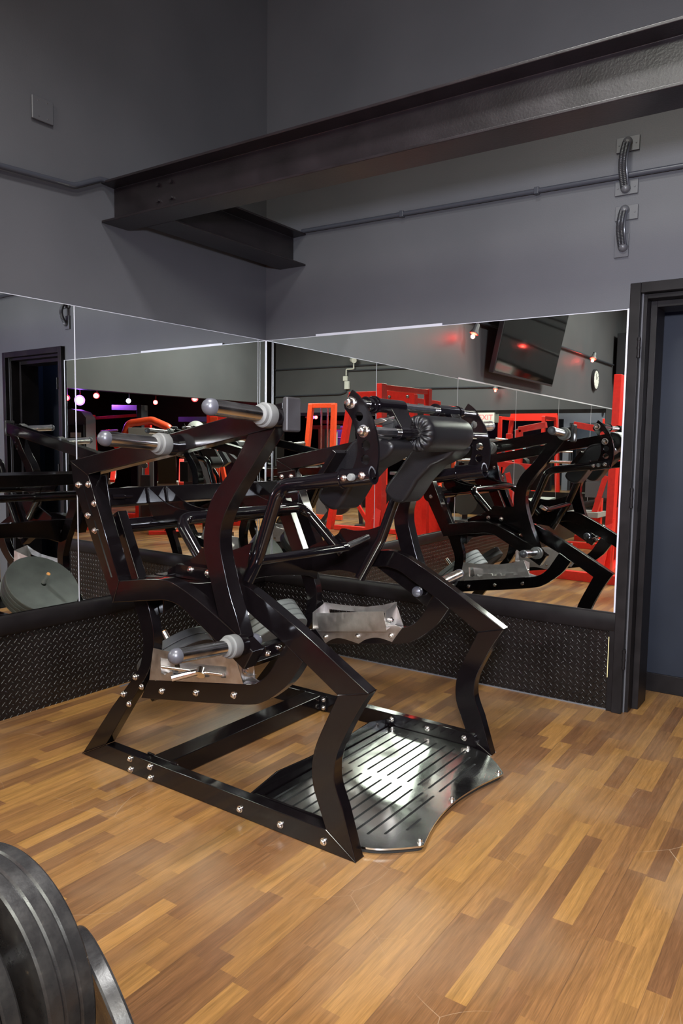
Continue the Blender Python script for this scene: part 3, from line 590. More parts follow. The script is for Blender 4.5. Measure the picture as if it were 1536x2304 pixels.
# roller pad with gathered end
f = MB(); L0, L1, RR = 0.440, 0.785, 0.0655; seg = 80; rings = []
prof = [(L0+0.010, 0.016, 0), (L0+0.002, 0.026, 0.25), (L0-0.004, 0.040, 1.0), (L0+0.000, 0.052, 1.0), (L0+0.010, 0.0625, 0.5), (L0+0.022, RR, 0.12), (L0+0.06, RR, 0), (L1-0.03, RR, 0), (L1-0.012, RR*0.96, 0), (L1-0.002, RR*0.82, 0), (L1, RR*0.5, 0), (L1, 0.016, 0)]
for (v, r, am) in prof:
    ring = []
    for k in range(seg):
        a = 2*PI*k/seg; w = math.sin(a*15+0.8*math.sin(3*a))*am
        ring.append(f.bm.verts.new((1.313+(r+0.0012*w)*math.cos(a), v+0.0055*w, 1.345+(r+0.0012*w)*math.sin(a))))
    rings.append(ring)
for a, b in zip(rings, rings[1:]):
    for k in range(seg): f.bm.faces.new((a[k], a[(k+1) % seg], b[(k+1) % seg], b[k]))
me_o = f.build('roller_pad', M['vinyl'], SQ, subd=1)
# pull pin lying in the near tray
f = MB(); f.cyl((0.515, -0.014, 0.470), (0.828, -0.014, 0.500), 0.006, seg=14); pn = f.build('tray_rod', M['chrome'], SQ)
f = MB(); f.cyl((0.715, -0.016, 0.492), (0.655, -0.095, 0.474), 0.0125, seg=20); f.cyl((0.716, -0.008, 0.498), (0.724, -0.026, 0.482), 0.019, seg=20); f.build('pin_handle', M['chrome'], pn)
# foot plate with slots
out = [(0.892, 0.056), (1.36, 0.056)]+R([(1.36, 0.056), (1.41, 0.075), (1.46, 0.115), (1.515, 0.172)])+[(1.522, 0.185)]+R([(1.516, 0.203), (1.490, 0.300), (1.473, 0.400), (1.466, 0.500), (1.470, 0.590), (1.485, 0.700), (1.512, 0.820)])+[(1.512, 0.842)]+R([(1.500, 0.858), (1.450, 0.915), (1.38, 0.975), (1.30, 1.004)])+[(0.892, 1.004)]
slots = []
for k in range(12):
    u = 0.930+0.0455*k
    for (a, b) in ((0.100, 0.505), (0.550, 0.950)):
        if k >= 9:
            if a < 0.3: a += 0.035*(k-8)
            else: b -= 0.05*(k-8)
        if k == 11: a, b = (0.235, 0.33) if a < 0.4 else (0.74, 0.80)
        w = 0.0048
        slots.append([(u-w, a), (u, a-0.004), (u+w, a), (u+w, b), (u, b+0.004), (u-w, b)])
me = sheet(out, slots, 0.006); me.transform(Matrix.Translation((0, 0, 0.021)))
fp = link('foot_plate', me, M['plate'], SQ)
f = MB(); f.prism([(p[0]*0.985+0.012, p[1]*0.985+0.008) for p in out], 'w', 0.002, 0.0165); f.build('foot_plate_base', M['rubber'], SQ, smooth=False)
for (u, v) in ((1.503, 0.195), (1.497, 0.832), (1.452, 0.52), (0.925, 0.965), (1.295, 0.975), (0.925, 0.09)):
    bolt_at(fp, u, v, 0.024, 1, 0.008, 'w')
f = MB(); f.prism([(0.052, 0.010), (0.052, 0.052), (0.07, 0.056), (0.215, 0.086), (0.41, 0.074), (0.65, 0.074), (0.845, 0.086), (0.99, 0.056), (1.008, 0.052), (1.008, 0.010)], 'u', 0.878, 0.886); f.build('kick_plate', M['black'], SQ, bevel=0.001)
# weld seams on knees, mitres and feet
wl = []
def weld(p, q, v, sd):
    n = 26; f = MB(); path = [(p[0]+(q[0]-p[0])*i/n, vv(sd, v), p[1]+(q[1]-p[1])*i/n) for i in range(n+1)]
    f.tube(path, 0.0014, 6, ribs=0.35); f.build('weld_bead', M['black'], SQ)
for sd in (0, 1):
    for (p, q, v) in (((1.305, .522), (1.422, .552), 0), ((1.266, .073), (1.384, .002), 0), ((0.158, .08), (0.0, .003), 0), ((1.093, .652), (1.167, .604), 0), ((0.213, 1.176), (0.107, 1.226), LV), ((1.024, 1.331), (1.135, 1.352), LV), ((0.387, .792), (0.351, .706), LV), ((0.893, .730), (1.0, .672), LV)):
        weld(p, q, v, sd)
    for (p, q) in (((1.305, .522), (1.422, .552)), ((1.266, .073), (1.384, .002))): weld(p, q, TB, sd)

# weight plates stored at the back of the machine
def disc(name, mat, r, t, hub=0.028, lip=0.012):
    """weight plate: axis +z, centred, local"""
    f = MB()
    prof = [(hub, -t/2), (hub+0.02, -t/2), (r*0.42, -t/2+0.003), (r*0.80, -t/2+0.003), (r-lip*1.6, -t/2+0.001), (r-0.003, -t/2), (r, -t/2+0.004), (r, t/2-0.004), (r-0.003, t/2), (r-lip*1.6, t/2-0.001), (r*0.80, t/2-0.003), (r*0.42, t/2-0.003), (hub+0.02, t/2), (hub, t/2)]
    seg = 72; rings = [[f.bm.verts.new((rr*math.cos(2*PI*k/seg), rr*math.sin(2*PI*k/seg), z)) for k in range(seg)] for rr, z in prof]
    for i in range(len(rings)):
        a, b = rings[i], rings[(i+1) % len(rings)]
        for k in range(seg): f.bm.faces.new((a[k], a[(k+1) % seg], b[(k+1) % seg], b[k]))
    o = f.build(name, mat); return o
pl0 = disc('weight_plate', M['dplate'], 0.225, 0.028, 0.016)
RZ = Matrix.Rotation(MA, 4, 'Z'); MM = Matrix.Translation(MO) @ RZ
d = Vector((-0.68, 0, 0.73)).normalized()
cnt = 0
ordn = ['outermost', 'second', 'third', 'innermost']
for sd, num in ((0, 2), (1, 4)):
    for k in range(num):
        if sd == 1 and k == 0: pl0 = disc('weight_plate', M['gplate'], 0.225, 0.028, 0.016)
        o = pl0 if k == 0 else pl0.copy()
        if k: COL.objects.link(o)
        cnt += 1
        cpos = Vector((0.253, vv(sd, 0.272), 0.430))-d*(0.014+k*(0.0295 if sd else 0.034))
        x = d.cross(Vector((0, 1, 0))).normalized(); y = d.cross(x)
        Rm = Matrix(((x.x, y.x, d.x, 0), (x.y, y.y, d.y, 0), (x.z, y.z, d.z, 0), (0, 0, 0, 1)))
        o.matrix_world = MM @ Matrix.Translation(cpos) @ Rm
        if sd == 0: o.scale = (0.73, 0.73, 1.15)
        if sd == 0: lb = 'small dark rubber weight plate on the machine rear peg nearer the photographer, %s of two' % ('outer' if k == 0 else 'inner')
        else: lb = 'grey rubber weight plate on the machine rear peg by the corner, %s of four' % ordn[k]
        tag(o, lb, 'weight plate', 'weight plates stored behind the squat machine')

# ------------------------------------------------------------------ foreground plates on their rack
fg = disc('weight_plate', M['iron'], 0.225, 0.030, 0.026, 0.018)
fgs = [((1.921, -3.022, .322), .225, PI/2, 0, 'worn black iron plate at the lower left, hindmost of the close three'),
       ((1.921, -3.052, .322), .225, PI/2, 0, 'worn black iron plate at the lower left, middle of the close three'),
       ((1.921, -3.082, .322), .225, PI/2, 0, 'worn black iron plate at the lower left, front one of the close three'),
       ((1.921, -3.152, .318), .222, PI/2, 0, 'worn black iron plate in the bottom left corner, past the dark gap'),
       ((1.921, -3.184, .318), .222, PI/2, 0, 'worn black iron plate at the bottom left edge, nearest the photographer')]
for i, (l, r, rx, rz, lb) in enumerate(fgs):
    o = fg if i == 0 else fg.copy()
    if i: COL.objects.link(o)
    o.location = l; o.rotation_euler = (rx, 0.3*i, rz); o.scale = (r/.225, r/.225, 1)
    tag(o, lb, 'weight plate', 'worn iron plates on the low rack peg')
o = fg.copy(); COL.objects.link(o); av = Vector((-0.328, -0.923, -0.199)).normalized(); o.scale = (.889, .889, 1); o.location = Vector((2.089, -2.916, .198))+av*0.015; o.rotation_euler = av.to_track_quat('Z', 'Y').to_euler(); tag(o, 'chipped black iron plate leaning on the floor behind the racked stack', 'weight plate')
rk = empty('plate_rack', (1.92, -3.30, 0)); tag(rk, 'low black steel peg holding the worn iron plates at the lower left', 'plate rack')
f = MB(); f.cyl((0, -0.02, .322), (0, 0.31, .322), 0.0245, seg=24); f.build('peg', M['chrome'], rk)
f = MB(); f.box((-0.03, -0.08, 0.03), (0.03, -0.02, 0.60)); f.build('post', M['black'], rk, bevel=0.003)
f = MB(); f.box((-0.25, -0.09, 0.0), (0.25, -0.01, 0.03)); f.box((-0.03, -0.40, 0.0), (0.03, 0.02, 0.03)); f.build('foot', M['black'], rk, bevel=0.003)

# ------------------------------------------------------------------ things on the far part of the walls (seen in the mirrors)
tv = empty('television'); tv.matrix_world = LM @ Matrix.Translation((4.63, 0.07, 2.08)) @ Matrix.Rotation(-0.20, 4, 'X'); tag(tv, 'large black flat television tilted out from the left wall, seen in the right mirror', 'television')
f = MB(); f.box((-1.0, -0.01, 0), (1.0, 0.045, 1.15)); f.build('housing', M['dark'], tv, bevel=0.006)
f = MB(); f.box((-0.98, 0.045, 0.025), (0.98, 0.047, 1.13)); f.build('screen', M['screen'], tv, smooth=False)
f = MB(); f.box((-0.3, -0.05, 0.3), (0.3, -0.01, 0.8)); f.build('wall_mount', M['dark'], tv)
ck = empty('wall_clock'); ck.matrix_world = LM @ Matrix.Translation((8.06, 0.0, 2.355)); tag(ck, 'round white wall clock with black rim beyond the television', 'clock')
f = MB(); f.lathe([(0, 0.16), (0.035, 0.16), (0.04, 0.15), (0.036, 0.135)], (0, 0, 0), (0, 1, 0), 40); f.build('rim', M['dark'], ck)
f = MB(); f.cyl((0, 0.034, 0), (0, 0.038, 0), 0.136, seg=40); f.build('dial', M['white'], ck)
f = MB(); f.bar((0, 0.041, 0), (0.05, 0.041, 0.05), 0.006, 0.003, (0, 1, 0)); f.bar((0, 0.041, 0), (-0.03, 0.041, 0.09), 0.005, 0.003, (0, 1, 0)); f.build('hands', M['dark'], ck)
for k in range(12):
    a = k*PI/6; f = MB(); f.bar((0.108*math.sin(a), 0.039, 0.108*math.cos(a)), (0.124*math.sin(a), 0.039, 0.124*math.cos(a)), 0.006, 0.002, (0, 1, 0)); f.build('hour_mark', M['dark'], ck)

def spot(loc, dirv, mat, label, power, color, r=0.05, stem=0.22, group=None, pwr_r=0.05):
    root = empty('spot_lamp', loc); tag(root, label, 'lamp', group); d = Vector(dirv).normalized()
    f = MB(); f.tube([(0, 0, stem), (0, 0, 0.05), tuple(-d*0.03)], 0.010, 10); f.build('bracket', M['dark'], root)
    f = MB(); f.lathe([(-0.06, 0.018), (-0.045, 0.026), (0.0, 0.030), (0.035, r), (0.045, r), (0.045, r-0.004)], (0, 0, 0), d, 22); f.build('shade', M['grey'], root)
    f = MB(); f.lathe([(0.038, r-0.006), (0.046, r*0.7), (0.050, 0.002)], (0, 0, 0), d, 22); f.build('bulb', M[mat], root)
    if power:
        l = bpy.data.lights.new('spot_lamp_light', 'POINT'); l.energy = power; l.color = color; l.shadow_soft_size = pwr_r
        o = bpy.data.objects.new('spot_lamp_light', l); COL.objects.link(o); o.location = Vector(loc)+d*(0.055+pwr_r)
spot(LW(3.10, 0.13, 2.44), (-0.25, 0.3, -1.0), 'hotlamp', 'small red spot lamp on the left wall just before the television', 2.2, (1.0, 0.06, 0.04), r=0.045, group=None, pwr_r=0.02)
spot(LW(7.45, 0.14, 2.64), (-0.1, 0.5, -1.0), 'hotlamp', 'small red spot lamp on the left wall between television and clock', 1.5, (1.0, 0.06, 0.04), r=0.05, stem=0.06, pwr_r=0.02)
spot((1.95, -9.62, 2.42), (0, 0.3, -1.0), 'hotlamp', 'small red spot lamp on the far dim wall', 1.5, (1.0, 0.06, 0.04), r=0.05, stem=0.1, pwr_r=0.02)
HL = [((9.5, -7.97, 2.30), 'redlamp', 60, (1, .03, .03), 'brightest red lamp under the low hall ceiling', .075), ((9.5, -5.04, 2.10), 'plamp', 90, (.35, .12, 1), 'bright violet lamp in the low hall', .10), ((9.5, -4.76, 2.13), 'redlamp', 8, (1, .03, .03), 'red lamp beside the violet lamp in the low hall', .06),
      ((9.5, -5.42, 2.21), 'redlamp', 6, (1, .03, .03), 'small red lamp right of the violet lamp in the low hall', .06), ((10.5, -6.95, 2.22), 'blamp', 3, (.5, .5, 1), 'tiny bluish lamp deep in the low hall', .04), ((11.0, -8.1, 2.26), 'redlamp', 5, (1, .03, .03), 'tiny red lamp deepest in the low hall', .05)]
for (l, mt, pw, cl, lb, r) in HL: spot(l, (-1, 1.0, -0.15), mt, lb, pw, cl, r=r, stem=2.72-l[2], group='coloured lamps in the low hall')
# conduits, camera, boxes on the far wall
for pts, lb in (([(7.15, 2.95), (5.27, 2.96), (3.0, 2.97), (1.2, 3.0)], 'upper thin conduit on the far wall'), ([(5.27, 2.86), (3.0, 2.86), (0.6, 2.88)], 'middle thin conduit on the far wall starting at the white boxes'), ([(7.2, 2.36), (5.42, 2.38), (5.30, 2.42), (5.30, 2.47)], 'lower thin conduit on the far wall rising to the white box'), ([(4.5, 2.46), (0.4, 2.42)], 'lower thin conduit on the far wall above the red rack')):
    f = MB(); f.tube(bend([(x, YB+0.02, z) for x, z in pts], 0.06), 0.016, 10); o = f.build('conduit', M['pipe']); tag(o, lb, 'pipe')
sc = empty('security_camera', (5.12, YB, 3.05)); tag(sc, 'small white security camera on a bent arm high on the far wall', 'camera')
f = MB(); f.tube(bend([(0.16, 0.055, -0.29), (0.16, 0.055, -0.16), (-0.02, 0.055, -0.16), (-0.02, 0.055, 0.04)], 0.03), 0.014, 10); f.build('arm', M['white'], sc)
f = MB(); f.cyl((0.03, 0.05, 0.03), (-0.09, 0.16, 0.0), 0.045, 0.055); f.build('camera_body', M['white'], sc)
for (x, z, w, h, lb) in ((5.31, 2.70, 0.05, 0.05, 'small round white junction box on the far wall below the camera'), (5.27, 2.56, 0.055, 0.085, 'white rectangular box on the far wall, lowest of the small fittings')):
    f = MB(); f.box((x-w, YB, z-h), (x+w, YB+0.06, z+h)); o = f.build('junction_box', M['white'], bevel=0.01); tag(o, lb, 'electrical box')
f = MB(); f.box((-0.55, 0, 0), (0.0, 0.45, 0.75)); o = f.build('speaker', M['dark'], bevel=0.01); o.location = LW(9.72, 0.06, 2.45); o.rotation_euler = (0, 0, LROT); tag(o, 'black box speaker high in the far corner beyond the clock', 'speaker')
sg = empty('exit_sign', (2.15, YB+0.1, 1.86)); tag(sg, 'small lit EXIT sign in red low on the far wall', 'exit sign')
f = MB(); f.box((-0.17, -0.03, -0.09), (0.17, 0.03, 0.09)); f.build('sign_box', M['white'], sg, bevel=0.004)
tc = bpy.data.curves.new('exit_text', 'FONT'); tc.body = 'EXIT'; tc.size = 0.14; tc.align_x = 'CENTER'; tc.align_y = 'CENTER'; tc.extrude = 0.002
to = bpy.data.objects.new('exit_text', tc); COL.objects.link(to); dg = bpy.context.evaluated_depsgraph_get(); tm = bpy.data.meshes.new_from_object(to.evaluated_get(dg)); bpy.data.objects.remove(to)
tm.transform(Matrix.Translation((0, 0.033, 0)) @ Matrix.Rotation(PI, 4, 'Z') @ Matrix.Rotation(PI/2, 4, 'X')); link('lettering', tm, M['exitred'], sg, smooth=False)

# ------------------------------------------------------------------ gym equipment behind the photographer, seen in the mirrors
def thing(name, label, cat, loc, rz, parts, group=None):
    root = empty(name, (loc[0], loc[1], 0), rz); tag(root, label, cat, group)
    for pn, mt, fn in parts:
        f = MB(); fn(f); f.build(pn, M[mat_alias.get(mt, mt)], root, bevel=0.004 if pn not in ('plate', 'cable') else 0)
    return root
mat_alias = {}
def bars(*L):
    def fn(f):
        for (p, q, w, h) in L: f.bar(p, q, w, h)
    return fn
def boxes(*L):
    def fn(f):
        for a, b in L: f.box(a, b)
    return fn
def cyls(*L):
    def fn(f):
        for (p, q, r) in L: f.cyl(p, q, r)
    return fn
def tubes(r, *L):
    def fn(f):
        for p, rad in L: f.tube(bend(p, rad), r, 14)
    return fn
def pad(a, b): return boxes((a, b))

# red rack close behind the photographer's left, its base reaching towards the machine
thing('power_rack', 'tall red rack with bolted base rail at the right end of the right mirror', 'gym machine', (1.21, -3.86), 0.0, [
    ('upright', 'red', bars(((0.0, 0, 0.0), (0.03, 0, 2.02), 0.13, 0.07))),
    ('upright', 'red', bars(((-0.12, -0.95, 0.0), (-0.12, -0.95, 2.02), 0.09, 0.07))),
    ('base_rail', 'red', bars(((-0.85, 0.20, 0.045), (0.20, 0.26, 0.045), 0.07, 0.09))),
    ('base_rail', 'red', bars(((0.02, 0.22, 0.04), (-0.14, -1.0, 0.04), 0.08, 0.07))),
    ('brace', 'red', bars(((0.02, 0.03, 0.62), (-0.02, 0.25, 0.08), 0.07, 0.02), ((0.14, 0.0, 0.08), (0.10, -0.02, 0.44), 0.06, 0.05))),
    ('slot_plate', 'chrome', boxes(((0.0, 0.036, 1.30), (0.022, 0.040, 1.62)))),
    ('base_rail', 'red', bars(((-0.85, 0.2, 0.045), (-0.85, -0.95, 0.045), 0.07, 0.07))),
    ('top_rail', 'red', bars(((0.03, 0, 1.98), (-0.12, -0.95, 1.98), 0.06, 0.06))),
    ('barbell', 'chrome', cyls(((-0.9, -0.5, 1.15), (0.30, -0.5, 1.15), 0.014)))])
for k, x in enumerate((-0.25, 0.05)):
    o = bpy.data.objects['power_rack']; bolt_at(o, x, 0.25, 0.05, 1, 0.02)
thing('power_rack', 'wide red rack with a deep bolted top beam, behind the crescent plates in the mirror', 'gym machine', (2.42, -6.05), 0.0, [
    ('top_beam', 'red', boxes(((-0.55, -0.05, 1.93), (0.55, 0.05, 2.11)))),
    ('upright', 'red', bars(((0.52, 0, 2.05), (0.80, 0.15, 0.0), 0.10, 0.09))),
    ('upright', 'red', bars(((-0.52, 0, 2.05), (-0.60, 0.1, 0.0), 0.10, 0.09))),
    ('upright', 'red', bars(((0.50, -0.9, 2.0), (0.50, -0.9, 0.0), 0.08, 0.08))),
    ('upright', 'red', bars(((-0.50, -0.9, 2.0), (-0.50, -0.9, 0.0), 0.08, 0.08))),
    ('cross_rail', 'red', bars(((0.5, -0.9, 1.97), (0.5, 0, 1.97), 0.07, 0.07), ((-0.5, -0.9, 1.97), (-0.5, 0, 1.97), 0.07, 0.07))),
    ('centre_post', 'red', boxes(((-0.10, 0.1, 0.0), (0.14, 0.2, 0.85)))),
    ('brace', 'red', bars(((0.05, 0.15, 0.05), (0.30, 0.2, 0.45), 0.06, 0.05), ((0.0, 0.15, 0.1), (-0.34, 0.2, 0.55), 0.06, 0.05), ((-0.55, 0.15, 0.04), (0.7, 0.15, 0.04), 0.08, 0.07))),
    ('barbell', 'chrome', cyls(((-0.9, 0.12, 1.22), (0.95, 0.12, 1.22), 0.014)))])
for x in (-0.45, -0.15, 0.15, 0.45): bolt_at(bpy.data.objects['power_rack.001'], x, 0.05, 2.02, 1, 0.02)
thing('power_rack', 'slimmer orange-red rack left of the wide red rack in the mirror', 'gym machine', (4.15, -7.1), 0.12, [
    ('upright', 'orange', bars(((0.22, 0, 2.0), (0.36, 0.1, 0.0), 0.09, 0.08))),
    ('upright', 'orange', bars(((-0.22, 0, 2.0), (-0.18, 0.0, 0.0), 0.09, 0.08))),
    ('top_rail', 'orange', bars(((-0.26, 0, 1.98), (0.26, 0, 1.98), 0.08, 0.08))),
    ('cross_rail', 'orange', bars(((-0.4, 0, 0.05), (0.5, 0.1, 0.05), 0.08, 0.08))),
    ('guide_rod', 'chrome', cyls(((0.02, 0, 0.1), (0.02, 0, 1.95), 0.015), ((-0.1, 0, 0.1), (-0.1, 0, 1.95), 0.015))),
    ('weight_stack', 'grey', boxes(((-0.14, -0.06, 0.1), (0.08, 0.06, 1.1))))])
thing('leg_press', 'red leg press with a big flat red side panel, beside the wide rack', 'gym machine', (1.22, -5.10), 0.0, [
    ('side_panel', 'red', lambda f: f.prism([(-0.32, 0.13), (0.34, 0.13), (0.26, 0.62), (0.16, 0.80), (-0.14, 0.80), (-0.30, 0.55)], 'v', -0.03, 0.03)),
    ('base_rail', 'red', boxes(((-0.45, -0.05, 0.0), (0.40, 0.06, 0.13)))),
    ('seat_pad', 'lgrey', pad((-0.25, -0.35, 0.48), (0.25, -0.05, 0.56))),
    ('post', 'black', bars(((-0.2, -0.1, 0.1), (-0.35, -0.3, 1.1), 0.08, 0.08))), ('base_rail', 'dark', boxes(((-0.4, -0.8, 0.0), (-0.3, 0.0, 0.08))))])
for x in (-0.35, 0.0, 0.3): bolt_at(bpy.data.objects['leg_press'], x, 0.06, 0.07, 1, 0.015)
# black rowing style machine with a flywheel
thing('exercise_bike', 'black exercise bike with a round flywheel, left of the red brace in the mirror', 'gym machine', (3.35, -6.35), 0.2, [
    ('flywheel', 'dark', cyls(((0, -0.03, 0.42), (0, 0.03, 0.42), 0.24))),
    ('frame', 'dark', bars(((0.0, 0, 0.42), (0.28, 0, 0.05), 0.06, 0.06), ((0, 0, 0.42), (-0.5, 0, 0.75), 0.06, 0.06), ((-0.35, 0, 0.6), (-0.4, 0, 0.05), 0.06, 0.06))),
    ('foot', 'dark', boxes(((0.22, -0.25, 0), (0.3, 0.25, 0.06)), ((-0.45, -0.25, 0), (-0.37, 0.25, 0.06)))),
    ('saddle', 'vinyl', pad((-0.62, -0.1, 0.92), (-0.38, 0.1, 0.99))), ('seat_post', 'chrome', cyls(((-0.48, 0, 0.7), (-0.5, 0, 0.93), 0.02))),
    ('handlebar', 'dark', tubes(0.018, ([(0.1, 0, 0.5), (0.2, 0, 1.05), (0.05, 0, 1.15)], 0.05)))])
thing('seated_press', 'red seated machine with grey pads and a grey bolted plate, low in the right mirror', 'gym machine', (0.42, -6.40), 0.0, [
    ('post', 'red', bars(((-0.02, 0.0, 0.0), (0.0, 0, 1.55), 0.09, 0.09))), ('post', 'red', bars(((0.24, -0.3, 0), (0.24, -0.3, 1.5), 0.08, 0.08))),
    ('arm', 'red', bars(((-0.35, 0.05, 1.02), (0.35, 0.05, 1.08), 0.10, 0.08), ((-0.38, 0.0, 1.62), (0.0, 0.0, 1.55), 0.09, 0.08), ((0.1, 0.1, 0.95), (-0.1, 0.1, 0.2), 0.09, 0.07))),
    ('plate', 'grey', cyls(((0.0, 0.10, 0.92), (0.0, 0.13, 0.92), 0.16))), ('gusset', 'grey', boxes(((-0.16, 0.12, 0.66), (0.16, 0.14, 0.86)))),
    ('base_rail', 'red', boxes(((-0.45, -0.5, 0.0), (0.75, -0.42, 0.08)), ((-0.3, 0.3, 0.0), (0.70, 0.38, 0.08)))),
    ('seat_pad', 'lgrey', pad((-0.35, -0.15, 0.40), (0.05, 0.25, 0.47))), ('back_pad', 'vinyl', pad((-0.4, -0.3, 0.7), (-0.1, -0.2, 1.3))),
    ('handle', 'chrome', cyls(((-0.4, 0.1, 1.35), (0.3, 0.1, 1.42), 0.018))), ('fitting', 'chrome', cyls(((0.28, 0.38, 0.05), (0.28, 0.42, 0.05), 0.02)))])
thing('bench', 'light grey flat bench standing by the long left wall mirror', 'bench', (0.55, -7.9), 0.1, [
    ('pad', 'lgrey', pad((-0.16, -0.6, 0.42), (0.16, 0.6, 0.49))), ('frame', 'red', bars(((0, -0.5, 0.38), (0, 0.5, 0.38), 0.07, 0.07))), ('leg', 'red', bars(((0, -0.45, 0.38), (0, -0.55, 0.03), 0.07, 0.07))), ('leg', 'red', bars(((0, 0.45, 0.38), (0, 0.55, 0.03), 0.07, 0.07))), ('foot', 'red', boxes(((-0.28, -0.6, 0), (0.28, -0.52, 0.05)), ((-0.28, 0.52, 0), (0.28, 0.6, 0.05))))])
thing('plate_tree', 'dark rack with black discs under a chrome bar, beyond the seated red machine', 'plate rack', (2.0, -8.4), 0.3, [
    ('post', 'dark', bars(((0, 0, 0), (0, 0, 1.25), 0.09, 0.09))), ('foot', 'dark', boxes(((-0.3, -0.3, 0), (0.3, 0.3, 0.05)))), ('cross_bar', 'grey', bars(((-0.9, 0, 1.42), (0.9, 0, 1.42), 0.05, 0.05))),
    ('disc', 'rubber', cyls(((0, 0.08, 0.9), (0, 0.22, 0.9), 0.2))), ('disc', 'rubber', cyls(((0, 0.08, 0.35), (0, 0.2, 0.35), 0.22)))])
# left half of the double reflection
thing('cable_tower', 'dark grey weight-stack tower with a rounded shroud near the left edge of the mirror', 'gym machine', (8.55, -4.22), 0.35, [
    ('shroud', 'grey', lambda f: f.prism([(-0.30, 0.0), (0.30, 0.0), (0.30, 1.72), (0.2, 1.83), (0.0, 1.88), (-0.2, 1.83), (-0.30, 1.72)], 'v', -0.28, 0.0)),
    ('front_panel', 'dark', boxes(((-0.27, 0.0, 1.20), (0.27, 0.04, 1.60)))), ('label_strip', 'white', boxes(((-0.22, 0.04, 1.38), (0.0, 0.045, 1.46)))), ('guide_rod', 'chrome', cyls(((-0.1, 0.02, 0.2), (-0.1, 0.02, 1.2), 0.015), ((0.1, 0.02, 0.2), (0.1, 0.02, 1.2), 0.015))), ('weight_stack', 'dark', boxes(((-0.2, 0.0, 0.1), (0.2, 0.1, 0.9))))])
thing('cable_machine', 'red machine with a slanting shield and red crossbar next to the dark tower', 'gym machine', (8.4, -5.05), 0.35, [
    ('shield', 'red', lambda f: f.prism([(0.40, 0.9), (0.62, 0.9), (0.60, 1.66), (0.48, 1.62)], 'v', -0.04, 0.04)), ('crossbar', 'red', bars(((0.5, 0, 1.74), (-0.5, 0, 1.80), 0.05, 0.05))), ('post', 'red', bars(((0.52, -0.02, 0), (0.52, -0.02, 1.8), 0.08, 0.08))), ('post', 'dark', bars(((-0.55, 0, 0), (-0.55, 0, 1.98), 0.22, 0.1))), ('handle', 'chrome', tubes(0.02, ([(0.35, 0.1, 1.35), (0.25, 0.1, 1.5), (-0.1, 0.1, 1.52)], 0.06))), ('cross_beam', 'dark', bars(((-0.6, 0, 1.93), (0.3, -0.4, 1.96), 0.12, 0.1)))])
thing('chest_machine', 'red arched machine with a white padded shield above the loading horn', 'gym machine', (7.0, -4.62), 0.55, [
    ('arch', 'orange', lambda f: f.tube(bend([(0.42, 0, 1.30), (0.30, 0, 1.62), (-0.10, 0, 1.68), (-0.42, 0, 1.55), (-0.42, 0, 1.3)], 0.12), 0.065, 12)),
    ('shield', 'lgrey', boxes(((-0.16, 0.03, 1.28), (0.28, 0.09, 1.55)))), ('wheel', 'red', cyls(((0.42, 0.0, 1.3), (0.42, 0.05, 1.3), 0.16))), ('post', 'red', bars(((0.0, -0.1, 0), (0.0, -0.1, 1.6), 0.10, 0.10))), ('base_rail', 'red', boxes(((-0.5, -0.1, 0), (0.5, 0.0, 0.08)))), ('seat_pad', 'lgrey', pad((-0.2, 0.2, 0.48), (0.25, 0.65, 0.56))), ('seat_post', 'red', bars(((0, 0.4, 0), (0, 0.4, 0.48), 0.08, 0.08)))])
thing('cable_machine', 'grey twin column machine with a bright red upright, under the near loading arm', 'gym machine', (6.0, -3.98), 0.6, [
    ('upright', 'red', bars(((-0.10, 0, 0), (-0.10, 0, 1.30), 0.10, 0.08))), ('column', 'grey', bars(((0.05, 0, 0), (0.05, 0, 1.28), 0.06, 0.06))), ('column', 'grey', bars(((0.22, 0, 0), (0.22, 0, 1.28), 0.06, 0.06))), ('weight_stack', 'dark', boxes(((0.06, -0.08, 0.1), (0.20, 0.06, 0.8)))), ('foot', 'red', boxes(((-0.2, -0.3, 0), (0.35, 0.3, 0.06)))), ('cap', 'grey', boxes(((-0.16, -0.06, 1.28), (0.27, 0.06, 1.34)))), ('small_pulley', 'chrome', cyls(((0.13, 0.06, 0.95), (0.13, 0.10, 0.95), 0.05)))])
def benchy(loc, rz, lb, up):
    thing('bench', lb, 'bench', loc, rz, [
        ('seat_pad', 'lgrey', pad((-0.28, -0.15, 0.66), (0.22, 0.15, 0.73))), ('back_pad', 'vinyl', lambda f: f.bar((0.25, 0, 0.72), (0.42, 0, 1.15), 0.26, 0.07, (1, 0, 0.3))),
        ('frame', 'red', bars(((-0.2, 0, 0.62), (0.35, 0, 0.60), 0.07, 0.07), ((0.3, 0, 0.62), (0.55, 0, 0.05), 0.07, 0.07), ((-0.1, 0, 0.62), (-0.1, 0, 0.03), 0.07, 0.07), ((0.05, 0.2, 1.05), (0.45, 0.2, 0.72), 0.07, 0.05))), ('foot', 'red', boxes(((-0.15, -0.25, 0), (-0.05, 0.25, 0.05)), ((0.5, -0.25, 0), (0.6, 0.25, 0.05)))), ('lever', 'chrome', cyls(((0.1, 0.22, 0.98), (0.25, 0.22, 0.75), 0.014)))])
benchy((6.6, -3.45), 2.4, 'red framed seat with a pale grey pad, left one of the two', 0)
benchy((5.45, -3.78), 2.4, 'red framed seat with a pale grey pad, right one of the two', 0)
